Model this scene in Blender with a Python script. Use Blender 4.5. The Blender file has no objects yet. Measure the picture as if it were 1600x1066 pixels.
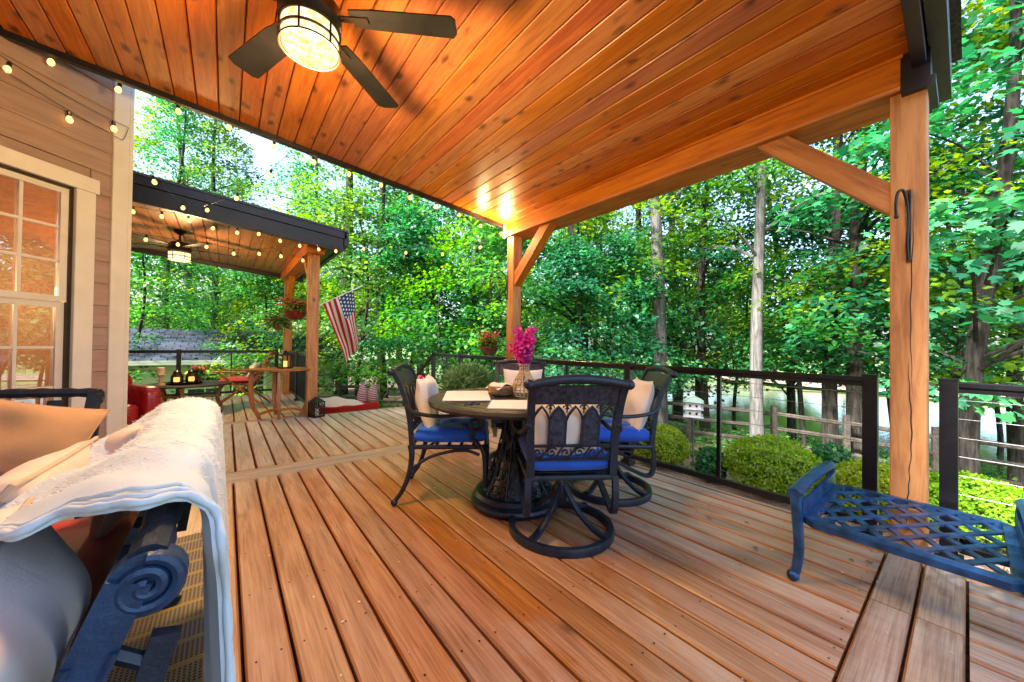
import bpy, bmesh, math, random
import numpy as np
from mathutils import Vector, Matrix
R = math.radians
random.seed(7)
scene = bpy.context.scene
col = scene.collection

# ------------------------------------------------------------------ camera
cam_d = bpy.data.cameras.new('camera')
cam_d.lens = 36.0 * 564.6 / 1600.0
cam_d.sensor_width = 36.0
cam_d.clip_start = 0.02
cam_d.clip_end = 600
cam = bpy.data.objects.new('camera', cam_d)
col.objects.link(cam)
_yaw, _pit, _rol = R(38.41), R(0.637), R(0.737)
_F = Vector((math.sin(_yaw) * math.cos(_pit), math.cos(_yaw) * math.cos(_pit), math.sin(_pit)))
_r0 = Vector((math.cos(_yaw), -math.sin(_yaw), 0))
_u0 = _r0.cross(_F)
_r = math.cos(_rol) * _r0 + math.sin(_rol) * _u0
_u = -math.sin(_rol) * _r0 + math.cos(_rol) * _u0
m = Matrix((_r, _u, -_F)).transposed().to_4x4()
m.translation = Vector((0, 0, 1.1))
cam.matrix_world = m
scene.camera = cam

# ------------------------------------------------------------------ world and sun
SUN_AZ, SUN_EL = 270.0, 41.0          # degrees clockwise from +Y, and up
world = bpy.data.worlds.new('World')
scene.world = world
world.use_nodes = True
wn = world.node_tree
bg = wn.nodes['Background']
sky = wn.nodes.new('ShaderNodeTexSky')
sky.sky_type = 'NISHITA'
sky.sun_disc = False
sky.sun_elevation = R(SUN_EL)
sky.sun_rotation = R(SUN_AZ)
sky.air_density = 1.0
sky.dust_density = 3.0
sky.ozone_density = 1.5
wn.links.new(sky.outputs[0], bg.inputs[0])
bg.inputs[1].default_value = 0.15
sun_d = bpy.data.lights.new('sun', 'SUN')
sun_d.energy = 5.0
sun_d.angle = R(8)
sun_d.color = (1.0, 0.95, 0.88)
sun = bpy.data.objects.new('sun', sun_d)
col.objects.link(sun)
_sd = Vector((math.sin(R(SUN_AZ)) * math.cos(R(SUN_EL)), math.cos(R(SUN_AZ)) * math.cos(R(SUN_EL)), math.sin(R(SUN_EL))))
sun.rotation_euler = _sd.to_track_quat('Z', 'Y').to_euler()
scene.view_settings.view_transform = 'Standard'
scene.view_settings.look = 'None'
scene.view_settings.gamma = 1.0
scene.view_settings.exposure = 2.35
scene.render.engine = 'CYCLES'
cy = scene.cycles
cy.use_denoising = True
cy.max_bounces = 8
cy.diffuse_bounces = 4
cy.glossy_bounces = 3
cy.transmission_bounces = 5
cy.transparent_max_bounces = 6
cy.caustics_reflective = False
cy.caustics_refractive = False
cy.sample_clamp_indirect = 6.0

# ------------------------------------------------------------------ material helpers
def ramp(nt, fac, stops):
    n = nt.nodes.new('ShaderNodeValToRGB')
    e = n.color_ramp.elements
    while len(e) < len(stops):
        e.new(0.5)
    for i, (p, c) in enumerate(stops):
        e[i].position = p
        e[i].color = (*c, 1) if len(c) == 3 else c
    nt.links.new(fac, n.inputs[0])
    return n.outputs[0]

def newmat(name):
    mt = bpy.data.materials.new(name)
    mt.use_nodes = True
    nt = mt.node_tree
    return mt, nt, nt.nodes['Principled BSDF']

def mixc(nt, a, b, f, mode='MIX'):
    n = nt.nodes.new('ShaderNodeMix')
    n.data_type = 'RGBA'
    n.blend_type = mode
    for s, v in ((n.inputs[6], a), (n.inputs[7], b), (n.inputs[0], f)):
        if hasattr(v, 'is_output'):
            nt.links.new(v, s)
        elif isinstance(v, (int, float)):
            s.default_value = v
        else:
            s.default_value = (*v, 1)
    return n.outputs[2]

def mathn(nt, op, a, b=0.0, c=0.0):
    n = nt.nodes.new('ShaderNodeMath')
    n.operation = op
    for s, v in zip(n.inputs, (a, b, c)):
        if hasattr(v, 'is_output'):
            nt.links.new(v, s)
        else:
            s.default_value = v
    return n.outputs[0]

def coords(nt, kind='Object', scale=(1, 1, 1), rnd=0.0, rot=(0, 0, 0)):
    if kind == 'World':
        out = nt.nodes.new('ShaderNodeNewGeometry').outputs['Position']
    else:
        out = nt.nodes.new('ShaderNodeTexCoord').outputs[kind]
    if rnd:
        oi = nt.nodes.new('ShaderNodeObjectInfo')
        v = nt.nodes.new('ShaderNodeVectorMath')
        v.operation = 'MULTIPLY_ADD'
        nt.links.new(oi.outputs['Random'], v.inputs[0])
        v.inputs[1].default_value = (rnd, rnd * 1.7, rnd * 0.6)
        nt.links.new(out, v.inputs[2])
        out = v.outputs[0]
    mp = nt.nodes.new('ShaderNodeMapping')
    mp.inputs['Scale'].default_value = scale
    mp.inputs['Rotation'].default_value = rot
    nt.links.new(out, mp.inputs[0])
    return mp.outputs[0]

def noise(nt, vec, scale=1.0, detail=4.0, rough=0.55, dist=0.0):
    n = nt.nodes.new('ShaderNodeTexNoise')
    nt.links.new(vec, n.inputs['Vector'])
    n.inputs['Scale'].default_value = scale
    n.inputs['Detail'].default_value = detail
    n.inputs['Roughness'].default_value = rough
    n.inputs['Distortion'].default_value = dist
    return n.outputs[0]

def bump(nt, b, height, strength=0.3, dist=0.01):
    n = nt.nodes.new('ShaderNodeBump')
    n.inputs['Strength'].default_value = strength
    n.inputs['Distance'].default_value = dist
    nt.links.new(height, n.inputs['Height'])
    nt.links.new(n.outputs[0], b.inputs['Normal'])

def objrand(nt):
    return nt.nodes.new('ShaderNodeObjectInfo').outputs['Random']

def plain(name, c, rough=0.6, metal=0.0, var=0.12, scale=12, bmp=0.0, bscale=60, spec=0.5):
    mt, nt, b = newmat(name)
    v = coords(nt)
    n = noise(nt, v, scale, 4)
    dark = tuple(x * (1 - var * 1.6) for x in c)
    lite = tuple(min(1, x * (1 + var)) for x in c)
    nt.links.new(ramp(nt, n, [(0.3, dark), (0.7, lite)]), b.inputs['Base Color'])
    nt.links.new(ramp(nt, noise(nt, v, scale * 2.3, 3), [(0.3, (rough * 0.85,) * 3), (0.7, (min(1, rough * 1.15),) * 3)]), b.inputs['Roughness'])
    b.inputs['Metallic'].default_value = metal
    b.inputs['Specular IOR Level'].default_value = spec
    if bmp:
        bump(nt, b, noise(nt, v, bscale, 3), bmp, 0.004)
    return mt

def wood(name, dark, mid, lite, axis='Y', rough=0.5, fine=70, knots=0.0, rndamt=0.35, bmp=0.25, weather=None, knotcol=(0.05, 0.02, 0.01), spec=0.5, con=0.10):
    """long grain along the given local axis, one look per board"""
    mt, nt, b = newmat(name)
    sc = {'X': (3.2, fine, fine), 'Y': (fine, 3.2, fine), 'Z': (fine, fine, 3.2)}[axis]
    v = coords(nt, 'Object', sc, rnd=9.0)
    g = noise(nt, v, 1.0, 5, 0.6, 0.6)
    sc2 = {'X': (1.0, 9, 9), 'Y': (9, 1.0, 9), 'Z': (9, 9, 1.0)}[axis]
    g2 = noise(nt, coords(nt, 'Object', sc2, rnd=5.0), 1.0, 3, 0.5, 1.2)
    f = mathn(nt, 'ADD', mathn(nt, 'MULTIPLY', g, 0.55), mathn(nt, 'MULTIPLY', g2, 0.45))
    c = ramp(nt, f, [(0.5 - con, dark), (0.5, mid), (0.5 + con, lite)])
    # board to board tone
    hs = nt.nodes.new('ShaderNodeHueSaturation')
    rv = objrand(nt)
    nt.links.new(mathn(nt, 'MULTIPLY_ADD', rv, rndamt, 1.0 - rndamt * 0.5), hs.inputs['Value'])
    nt.links.new(mathn(nt, 'MULTIPLY_ADD', mathn(nt, 'FRACT', mathn(nt, 'MULTIPLY', rv, 7.31)), 0.2, 0.9), hs.inputs['Saturation'])
    nt.links.new(mathn(nt, 'MULTIPLY_ADD', mathn(nt, 'FRACT', mathn(nt, 'MULTIPLY', rv, 13.7)), 0.016, 0.492), hs.inputs['Hue'])
    nt.links.new(c, hs.inputs['Color'])
    c = hs.outputs[0]
    if knots:
        ks = {'X': (5.0, 10, 10), 'Y': (10, 5.0, 10), 'Z': (10, 10, 5.0)}[axis]
        kv = coords(nt, 'Object', ks, rnd=23.0)
        wob = nt.nodes.new('ShaderNodeTexNoise')
        wob.inputs['Scale'].default_value = 2.5
        nt.links.new(kv, wob.inputs['Vector'])
        ad = nt.nodes.new('ShaderNodeVectorMath')
        ad.operation = 'MULTIPLY_ADD'
        nt.links.new(wob.outputs['Color'], ad.inputs[0])
        ad.inputs[1].default_value = (0.35, 0.35, 0.35)
        nt.links.new(kv, ad.inputs[2])
        vo = nt.nodes.new('ShaderNodeTexVoronoi')
        vo.inputs['Scale'].default_value = 1.0
        nt.links.new(ad.outputs[0], vo.inputs['Vector'])
        sel = nt.nodes.new('ShaderNodeSeparateColor')
        nt.links.new(vo.outputs['Color'], sel.inputs[0])
        on = mathn(nt, 'GREATER_THAN', sel.outputs[0], 1.0 - knots)
        k = ramp(nt, vo.outputs['Distance'], [(0.08, (1, 1, 1)), (0.18, (0.55, 0.55, 0.55)), (0.30, (0, 0, 0))])
        c = mixc(nt, c, knotcol, mathn(nt, 'MULTIPLY', mathn(nt, 'MULTIPLY', k, on), 0.85))
    if weather:
        c = weather(nt, c, f)
    nt.links.new(c, b.inputs['Base Color'])
    nt.links.new(ramp(nt, f, [(0.3, (rough * 1.2,) * 3), (0.7, (rough * 0.85,) * 3)]), b.inputs['Roughness'])
    b.inputs['Specular IOR Level'].default_value = spec
    bump(nt, b, g, bmp, 0.003)
    return mt

def fabric(name, c, rough=0.9, var=0.1, weave=260, bmp=0.25, wrinkle=0.15):
    mt, nt, b = newmat(name)
    v = coords(nt)
    n = noise(nt, v, 6, 4)
    nt.links.new(ramp(nt, n, [(0.3, tuple(x * (1 - var) for x in c)), (0.7, tuple(min(1, x * (1 + var)) for x in c))]), b.inputs['Base Color'])
    b.inputs['Roughness'].default_value = rough
    b.inputs['Sheen Weight'].default_value = 0.25
    w = mathn(nt, 'ADD', mathn(nt, 'MULTIPLY', noise(nt, v, weave, 2), 0.3), mathn(nt, 'MULTIPLY', noise(nt, v, 9, 3, 0.5, 1.5), wrinkle * 6))
    bump(nt, b, w, bmp, 0.006)
    return mt

def emit(name, c, s):
    mt = bpy.data.materials.new(name)
    mt.use_nodes = True
    nt = mt.node_tree
    nt.nodes.remove(nt.nodes['Principled BSDF'])
    e = nt.nodes.new('ShaderNodeEmission')
    e.inputs[0].default_value = (*c, 1)
    e.inputs[1].default_value = s
    nt.links.new(e.outputs[0], nt.nodes['Material Output'].inputs[0])
    return mt

def leafmat(name, stops, trans=0.5, rough=0.45, objvar=0.25):
    mt, nt, b = newmat(name)
    at = nt.nodes.new('ShaderNodeAttribute')
    at.attribute_name = 'rnd'
    c = ramp(nt, at.outputs['Fac'], stops)
    hs = nt.nodes.new('ShaderNodeHueSaturation')
    rv = objrand(nt)
    nt.links.new(mathn(nt, 'MULTIPLY_ADD', rv, objvar, 1 - objvar * 0.4), hs.inputs['Value'])
    nt.links.new(mathn(nt, 'MULTIPLY_ADD', mathn(nt, 'FRACT', mathn(nt, 'MULTIPLY', rv, 5.7)), 0.06, 0.475), hs.inputs['Hue'])
    nt.links.new(c, hs.inputs['Color'])
    c = hs.outputs[0]
    nt.links.new(c, b.inputs['Base Color'])
    b.inputs['Roughness'].default_value = rough
    b.inputs['Specular IOR Level'].default_value = 0.35
    tr = nt.nodes.new('ShaderNodeBsdfTranslucent')
    hs2 = nt.nodes.new('ShaderNodeHueSaturation')
    hs2.inputs['Hue'].default_value = 0.47
    hs2.inputs['Saturation'].default_value = 1.1
    hs2.inputs['Value'].default_value = 1.7
    nt.links.new(c, hs2.inputs['Color'])
    nt.links.new(hs2.outputs[0], tr.inputs[0])
    mx = nt.nodes.new('ShaderNodeMixShader')
    mx.inputs[0].default_value = trans
    nt.links.new(b.outputs[0], mx.inputs[1])
    nt.links.new(tr.outputs[0], mx.inputs[2])
    nt.links.new(mx.outputs[0], nt.nodes['Material Output'].inputs[0])
    return mt

M = {}
def deck_weather(nt, c, f):
    """stain worn to grey towards the unroofed edges, in patches with their own outline"""
    p = nt.nodes.new('ShaderNodeNewGeometry').outputs['Position']
    s = nt.nodes.new('ShaderNodeSeparateXYZ')
    nt.links.new(p, s.inputs[0])
    wv = coords(nt, 'World', (1.6, 0.9, 1))
    n = noise(nt, wv, 1.6, 5, 0.6, 0.6)
    wv2 = coords(nt, 'World', (22, 2.4, 1))
    n2 = noise(nt, wv2, 1.0, 5, 0.65)
    gx = mathn(nt, 'MULTIPLY_ADD', s.outputs[0], 0.62, -0.72)      # grey from x = 1.6 outwards
    gy = mathn(nt, 'MULTIPLY_ADD', s.outputs[1], -0.62, 0.74)      # grey towards the open near end
    far = mathn(nt, 'MULTIPLY_ADD', s.outputs[1], 0.40, -0.95)     # and on the open middle bay
    k = mathn(nt, 'MAXIMUM', mathn(nt, 'MAXIMUM', gx, gy), far)
    k = mathn(nt, 'ADD', k, mathn(nt, 'MULTIPLY_ADD', n, 1.5, -0.85))
    k = mathn(nt, 'ADD', k, mathn(nt, 'MULTIPLY_ADD', n2, 0.6, -0.30))
    k = nt_clamp(nt, k)
    grey = ramp(nt, f, [(0.36, (0.29, 0.22, 0.17)), (0.5, (0.49, 0.415, 0.355)), (0.64, (0.64, 0.575, 0.52))])  # worn grey, lightened in colour to stand in for open skylight
    left = mathn(nt, 'MULTIPLY_ADD', s.outputs[0], -0.8, 0.95)
    left = nt_clamp(nt, mathn(nt, 'ADD', left, mathn(nt, 'MULTIPLY_ADD', n, 0.8, -0.5)))
    mauve = ramp(nt, f, [(0.36, (0.26, 0.148, 0.090)), (0.5, (0.42, 0.272, 0.180)), (0.64, (0.53, 0.385, 0.285))])
    # the worn faces are the walked-on ones; board edges keep their stain
    gn = nt.nodes.new('ShaderNodeSeparateXYZ')
    nt.links.new(nt.nodes.new('ShaderNodeNewGeometry').outputs['True Normal'], gn.inputs[0])
    topf = mathn(nt, 'GREATER_THAN', gn.outputs[2], 0.9)
    k = mathn(nt, 'MULTIPLY', k, topf)
    left = mathn(nt, 'MULTIPLY', left, topf)
    c = mixc(nt, c, mauve, mathn(nt, 'MULTIPLY', left, 0.75))
    return mixc(nt, c, grey, mathn(nt, 'MULTIPLY', k, 0.82))

def nt_clamp(nt, a):
    n = nt.nodes.new('ShaderNodeClamp')
    nt.links.new(a, n.inputs[0])
    return n.outputs[0]

M['deck'] = wood('deck_wood', (0.20, 0.066, 0.019), (0.35, 0.132, 0.042), (0.46, 0.21, 0.08), 'Y', 0.38, 105, 0.05, 0.26, 0.45, deck_weather, con=0.14)
M['deckx'] = wood('deck_wood_cross', (0.17, 0.07, 0.028), (0.31, 0.15, 0.065), (0.44, 0.23, 0.11), 'X', 0.40, 105, 0.05, 0.3, 0.45, deck_weather, con=0.14)
M['tan_board'] = wood('tan_board', (0.27, 0.20, 0.155), (0.35, 0.265, 0.21), (0.41, 0.325, 0.265), 'X', 0.5, 40, 0, 0.1, 0.12)
M['joist'] = wood('joist_wood', (0.07, 0.03, 0.015), (0.13, 0.055, 0.025), (0.18, 0.08, 0.04), 'Y', 0.8)
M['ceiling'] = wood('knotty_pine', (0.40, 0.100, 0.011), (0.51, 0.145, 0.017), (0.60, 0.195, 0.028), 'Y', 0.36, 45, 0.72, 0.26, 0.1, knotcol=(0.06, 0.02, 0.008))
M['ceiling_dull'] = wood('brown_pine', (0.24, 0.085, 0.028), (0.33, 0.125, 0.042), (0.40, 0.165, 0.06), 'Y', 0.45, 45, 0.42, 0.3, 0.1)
M['cedar'] = wood('cedar', (0.30, 0.105, 0.018), (0.42, 0.160, 0.030), (0.51, 0.222, 0.052), 'Z', 0.5, 34, 0.16, 0.15, 0.25)
M['cedary'] = wood('cedar_beam', (0.36, 0.10, 0.018), (0.49, 0.15, 0.026), (0.56, 0.20, 0.042), 'Y', 0.5, 34, 0.16, 0.12, 0.15)
M['teak'] = wood('teak', (0.22, 0.075, 0.02), (0.36, 0.135, 0.04), (0.45, 0.19, 0.065), 'Z', 0.4, 40, 0, 0.2)
M['pale_wood'] = wood('pale_wood', (0.42, 0.25, 0.12), (0.55, 0.35, 0.18), (0.62, 0.42, 0.23), 'Z', 0.5, 30)
M['old_wood'] = wood('old_fence_wood', (0.024, 0.018, 0.015), (0.045, 0.035, 0.029), (0.07, 0.055, 0.046), 'X', 0.9, 30, 0, 0.3)
M['cast'] = plain('cast_aluminium', (0.018, 0.026, 0.048), 0.36, 0.35, 0.25, 25, 0.35, 120)
M['cast_blue'] = plain('cast_aluminium_sky_tint', (0.022, 0.085, 0.24), 0.33, 0.35, 0.45, 14, 0.35, 120)  # dark metal with blue sky light mixed into its colour
M['cast_navy'] = plain('cast_aluminium_navy', (0.016, 0.045, 0.115), 0.4, 0.25, 0.25, 18, 0.35, 120)
M['cast_panel'] = plain('cast_aluminium_brushed', (0.035, 0.045, 0.080), 0.42, 0.3, 0.5, 40, 1.0, 45)
M['cast_table'] = plain('bronze_aluminium', (0.030, 0.025, 0.024), 0.5, 0.2, 0.3, 20, 0.3, 90)
M['black'] = plain('black_metal', (0.0035, 0.0035, 0.0055), 0.33, 0.0, 0.2, 10)
M['fascia'] = plain('black_fascia', (0.012, 0.0115, 0.015), 0.4, 0.1, 0.2, 6, 0.1, 30)
M['shingle'] = plain('dark_shingle', (0.045, 0.043, 0.046), 0.95, 0, 0.5, 60, 0.8, 120)
M['steel'] = plain('steel_cable', (0.30, 0.30, 0.31), 0.3, 0.9, 0.08)
M['trim'] = plain('house_trim', (0.66, 0.58, 0.54), 0.6, 0, 0.05, 5, 0.1, 40)
M['siding'] = wood('house_siding', (0.27, 0.165, 0.14), (0.315, 0.195, 0.166), (0.345, 0.218, 0.188), 'X', 0.65, 26, 0, 0.06, 0.35)
M['white'] = plain('white_paint', (0.75, 0.75, 0.74), 0.5, 0, 0.06)
M['sash'] = plain('window_sash', (0.60, 0.54, 0.50), 0.45, 0, 0.05)
M['room'] = plain('room_wall', (0.50, 0.20, 0.06), 0.8, 0, 0.2, 2)  # orange colour stands in for the porch ceiling mirrored in the panes
M['fan'] = plain('fan_blade', (0.012, 0.010, 0.011), 0.42, 0.1, 0.35, 8)
M['bronze'] = plain('fan_bronze', (0.05, 0.032, 0.022), 0.35, 0.6, 0.2)
M['blue_f'] = fabric('royal_blue_fabric', (0.004, 0.095, 0.60), 0.75, 0.2)
M['white_f'] = fabric('white_linen', (0.72, 0.64, 0.60), 0.9, 0.06, wrinkle=0.3)
M['cream_f'] = fabric('cream_canvas', (0.66, 0.52, 0.45), 0.9, 0.06, wrinkle=0.25)
M['orange_f'] = fabric('apricot_canvas', (0.56, 0.30, 0.14), 0.9, 0.08, 180, 0.3)
M['pipe_f'] = fabric('tan_piping', (0.55, 0.38, 0.26), 0.85)
M['red_f'] = fabric('red_canvas', (0.42, 0.012, 0.022), 0.6, 0.2)
M['plum_f'] = fabric('plum_canvas', (0.22, 0.045, 0.10), 0.5, 0.15)
M['red_v'] = plain('red_vinyl', (0.33, 0.008, 0.014), 0.28, 0, 0.12, 4)
M['throw'] = fabric('white_throw', (0.60, 0.68, 0.76), 0.95, 0.05, 300, 0.3, 0.2)
M['fur'] = fabric('white_fur', (0.68, 0.71, 0.76), 0.9, 0.06)
M['paper'] = fabric('placemat_weave', (0.70, 0.68, 0.68), 0.85, 0.05, 160, 0.5)
M['wicker'] = plain('wicker', (0.38, 0.21, 0.10), 0.6, 0, 0.3, 90, 0.8, 160)
M['wicker_l'] = plain('pale_wicker', (0.55, 0.40, 0.25), 0.6, 0, 0.3, 90, 0.6, 160)
M['terracotta'] = plain('terracotta', (0.33, 0.12, 0.07), 0.7, 0, 0.2, 14)
M['pot_glaze'] = plain('brown_glazed_pot', (0.12, 0.055, 0.035), 0.25, 0, 0.5, 10)
M['red_pot'] = plain('red_basket', (0.20, 0.02, 0.015), 0.4, 0, 0.3, 20)
M['cream_wax'] = plain('cream_candle', (0.8, 0.62, 0.36), 0.5)
M['magenta'] = leafmat('magenta_petals', [(0.0, (0.35, 0.005, 0.10)), (0.5, (0.62, 0.02, 0.22)), (1.0, (0.75, 0.14, 0.38))], 0.3)
M['pink'] = leafmat('pink_petals', [(0.0, (0.45, 0.01, 0.04)), (1.0, (0.75, 0.10, 0.14))], 0.3)
M['stem'] = plain('stem_green', (0.08, 0.13, 0.03), 0.7)
M['kayak'] = plain('red_shell', (0.55, 0.02, 0.02), 0.35, 0, 0.1, 4)
M['bark'] = wood('bark', (0.014, 0.012, 0.011), (0.034, 0.029, 0.026), (0.062, 0.053, 0.047), 'Z', 0.95, 26, 0, 0.4, 1.0, spec=0.2)
M['bark_pale'] = wood('pale_bark', (0.055, 0.052, 0.050), (0.098, 0.093, 0.090), (0.135, 0.13, 0.126), 'Z', 0.95, 20, 0.12, 0.15, 0.8, spec=0.2)
G0_ = [(0.0, (0.008, 0.045, 0.012)), (0.35, (0.020, 0.105, 0.018)), (0.7, (0.050, 0.185, 0.022)), (1.0, (0.13, 0.28, 0.025))]
G1_ = [(0.0, (0.007, 0.05, 0.025)), (0.4, (0.018, 0.115, 0.045)), (0.75, (0.035, 0.17, 0.06)), (1.0, (0.09, 0.25, 0.055))]
G2_ = [(0.0, (0.02, 0.075, 0.01)), (0.4, (0.06, 0.20, 0.015)), (0.75, (0.13, 0.30, 0.02)), (1.0, (0.26, 0.40, 0.03))]
G0, G1, G2 = ([(p_, tuple(min(0.5, x * k_) for x in c_)) for p_, c_ in g_] for g_, k_ in ((G0_, 1.12), (G1_, 1.12), (G2_, 0.98)))
M['leaf'] = leafmat('leaves_green', G0, 0.56)
M['leaf_cool'] = leafmat('leaves_cool', G1, 0.46, 0.36)
M['leaf_lime'] = leafmat('leaves_lime', G2, 0.58)
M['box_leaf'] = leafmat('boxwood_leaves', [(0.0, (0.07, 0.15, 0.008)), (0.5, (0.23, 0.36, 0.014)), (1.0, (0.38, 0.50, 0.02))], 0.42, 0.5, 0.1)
M['herb'] = leafmat('herb_leaves', [(0.0, (0.04, 0.11, 0.03)), (0.6, (0.13, 0.24, 0.09)), (1.0, (0.22, 0.34, 0.16))], 0.35)
M['grass_leaf'] = leafmat('lawn_blades', [(0.0, (0.03, 0.12, 0.04)), (0.6, (0.08, 0.27, 0.10)), (1.0, (0.2, 0.42, 0.15))], 0.4)
M['bulb'] = emit('bulb_glow', (1.0, 0.50, 0.14), 0.75)
M['lamp'] = emit('lamp_glass_glow', (1.0, 0.72, 0.36), 0.42)
def _seed_glass(mt):
    nt = mt.node_tree
    e = next(n for n in nt.nodes if n.type == 'EMISSION')
    v = coords(nt, 'Object')
    nt.links.new(ramp(nt, noise(nt, v, 18, 4, 0.6, 2.0), [(0.35, (1.0, 0.42, 0.10)), (0.5, (1.0, 0.70, 0.30)), (0.62, (1.0, 0.92, 0.68))]), e.inputs[0])
_seed_glass(M['lamp'])
M['candle_glow'] = emit('candle_glow', (1.0, 0.5, 0.12), 0.35)

def glassmat():
    mt, nt, b = newmat('window_glass')
    nt.nodes.remove(b)
    g = nt.nodes.new('ShaderNodeBsdfGlossy')
    g.inputs['Roughness'].default_value = 0.0
    g.inputs[0].default_value = (0.9, 0.92, 0.95, 1)
    t = nt.nodes.new('ShaderNodeBsdfTransparent')
    t.inputs[0].default_value = (0.85, 0.85, 0.85, 1)
    fr = nt.nodes.new('ShaderNodeFresnel')
    fr.inputs[0].default_value = 1.7
    mx = nt.nodes.new('ShaderNodeMixShader')
    nt.links.new(mathn(nt, 'MULTIPLY_ADD', fr.outputs[0], 1.0, 0.10), mx.inputs[0])
    nt.links.new(t.outputs[0], mx.inputs[1])
    nt.links.new(g.outputs[0], mx.inputs[2])
    nt.links.new(mx.outputs[0], nt.nodes['Material Output'].inputs[0])
    return mt
M['glass'] = glassmat()
def clearglass():
    mt, nt, b = newmat('bulb_glass')
    nt.nodes.remove(b)
    g = nt.nodes.new('ShaderNodeBsdfGlossy')
    g.inputs['Roughness'].default_value = 0.05
    t = nt.nodes.new('ShaderNodeBsdfTransparent')
    t.inputs[0].default_value = (0.95, 0.88, 0.78, 1)
    mx = nt.nodes.new('ShaderNodeMixShader')
    mx.inputs[0].default_value = 0.15
    nt.links.new(t.outputs[0], mx.inputs[1])
    nt.links.new(g.outputs[0], mx.inputs[2])
    nt.links.new(mx.outputs[0], nt.nodes['Material Output'].inputs[0])
    return mt
M['clear'] = clearglass()

def groundmat():
    mt, nt, b = newmat('garden_ground')
    p = nt.nodes.new('ShaderNodeNewGeometry').outputs['Position']
    s = nt.nodes.new('ShaderNodeSeparateXYZ')
    nt.links.new(p, s.inputs[0])
    v = coords(nt, 'World', (1, 1, 1))
    straw = ramp(nt, noise(nt, coords(nt, 'World', (18, 60, 10), rot=(0, 0, 0.5)), 1.0, 5, 0.7), [(0.3, (0.11, 0.06, 0.04)), (0.5, (0.27, 0.165, 0.115)), (0.7, (0.42, 0.29, 0.22))])
    lawn = ramp(nt, noise(nt, v, 9, 5, 0.7), [(0.3, (0.05, 0.12, 0.03)), (0.6, (0.11, 0.24, 0.06)), (0.8, (0.19, 0.33, 0.10))])
    edge = mathn(nt, 'ADD', s.outputs[0], mathn(nt, 'MULTIPLY', noise(nt, v, 0.8, 3), 0.5))
    k = mathn(nt, 'GREATER_THAN', edge, 3.75)
    wood_ = mathn(nt, 'GREATER_THAN', mathn(nt, 'ADD', edge, mathn(nt, 'MULTIPLY', noise(nt, v, 0.35, 3), 5)), 11.0)
    c = mixc(nt, lawn, straw, k)
    c = mixc(nt, c, lawn, mathn(nt, 'MULTIPLY', wood_, 0.8))
    nt.links.new(c, b.inputs['Base Color'])
    b.inputs['Roughness'].default_value = 0.95
    bump(nt, b, noise(nt, v, 45, 4), 0.6, 0.03)
    return mt
M['ground'] = groundmat()
def watermat():
    mt, nt, b = newmat('pond_water')
    b.inputs['Base Color'].default_value = (0.045, 0.10, 0.025, 1)
    b.inputs['Roughness'].default_value = 0.08
    b.inputs['Specular IOR Level'].default_value = 0.4
    bump(nt, b, noise(nt, coords(nt, 'World', (1, 3, 1)), 2.0, 3), 0.12, 0.05)
    return mt
M['water'] = watermat()
M['shore'] = plain('pale_shore', (0.26, 0.21, 0.18), 0.95, 0, 0.15, 1.0)
def rugmat():
    mt, nt, b = newmat('woven_rug')
    v = coords(nt, 'Object')
    s = nt.nodes.new('ShaderNodeSeparateXYZ')
    nt.links.new(v, s.inputs[0])
    band = mathn(nt, 'FRACT', mathn(nt, 'MULTIPLY', s.outputs[1], 8.2))
    st = mathn(nt, 'GREATER_THAN', band, 0.80)
    wx = mathn(nt, 'FRACT', mathn(nt, 'MULTIPLY', s.outputs[0], 75.0))
    wy = mathn(nt, 'FRACT', mathn(nt, 'MULTIPLY', s.outputs[1], 75.0))
    chk = mathn(nt, 'MULTIPLY', mathn(nt, 'GREATER_THAN', wx, 0.42), mathn(nt, 'GREATER_THAN', wy, 0.42))
    c = mixc(nt, (0.27, 0.235, 0.18), (0.035, 0.035, 0.045), chk)
    c = mixc(nt, c, (0.36, 0.28, 0.13), mathn(nt, 'MULTIPLY', st, 0.85))
    nt.links.new(c, b.inputs['Base Color'])
    b.inputs['Roughness'].default_value = 0.95
    bump(nt, b, wx, 0.2, 0.003)
    return mt
M['rug'] = rugmat()
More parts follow.
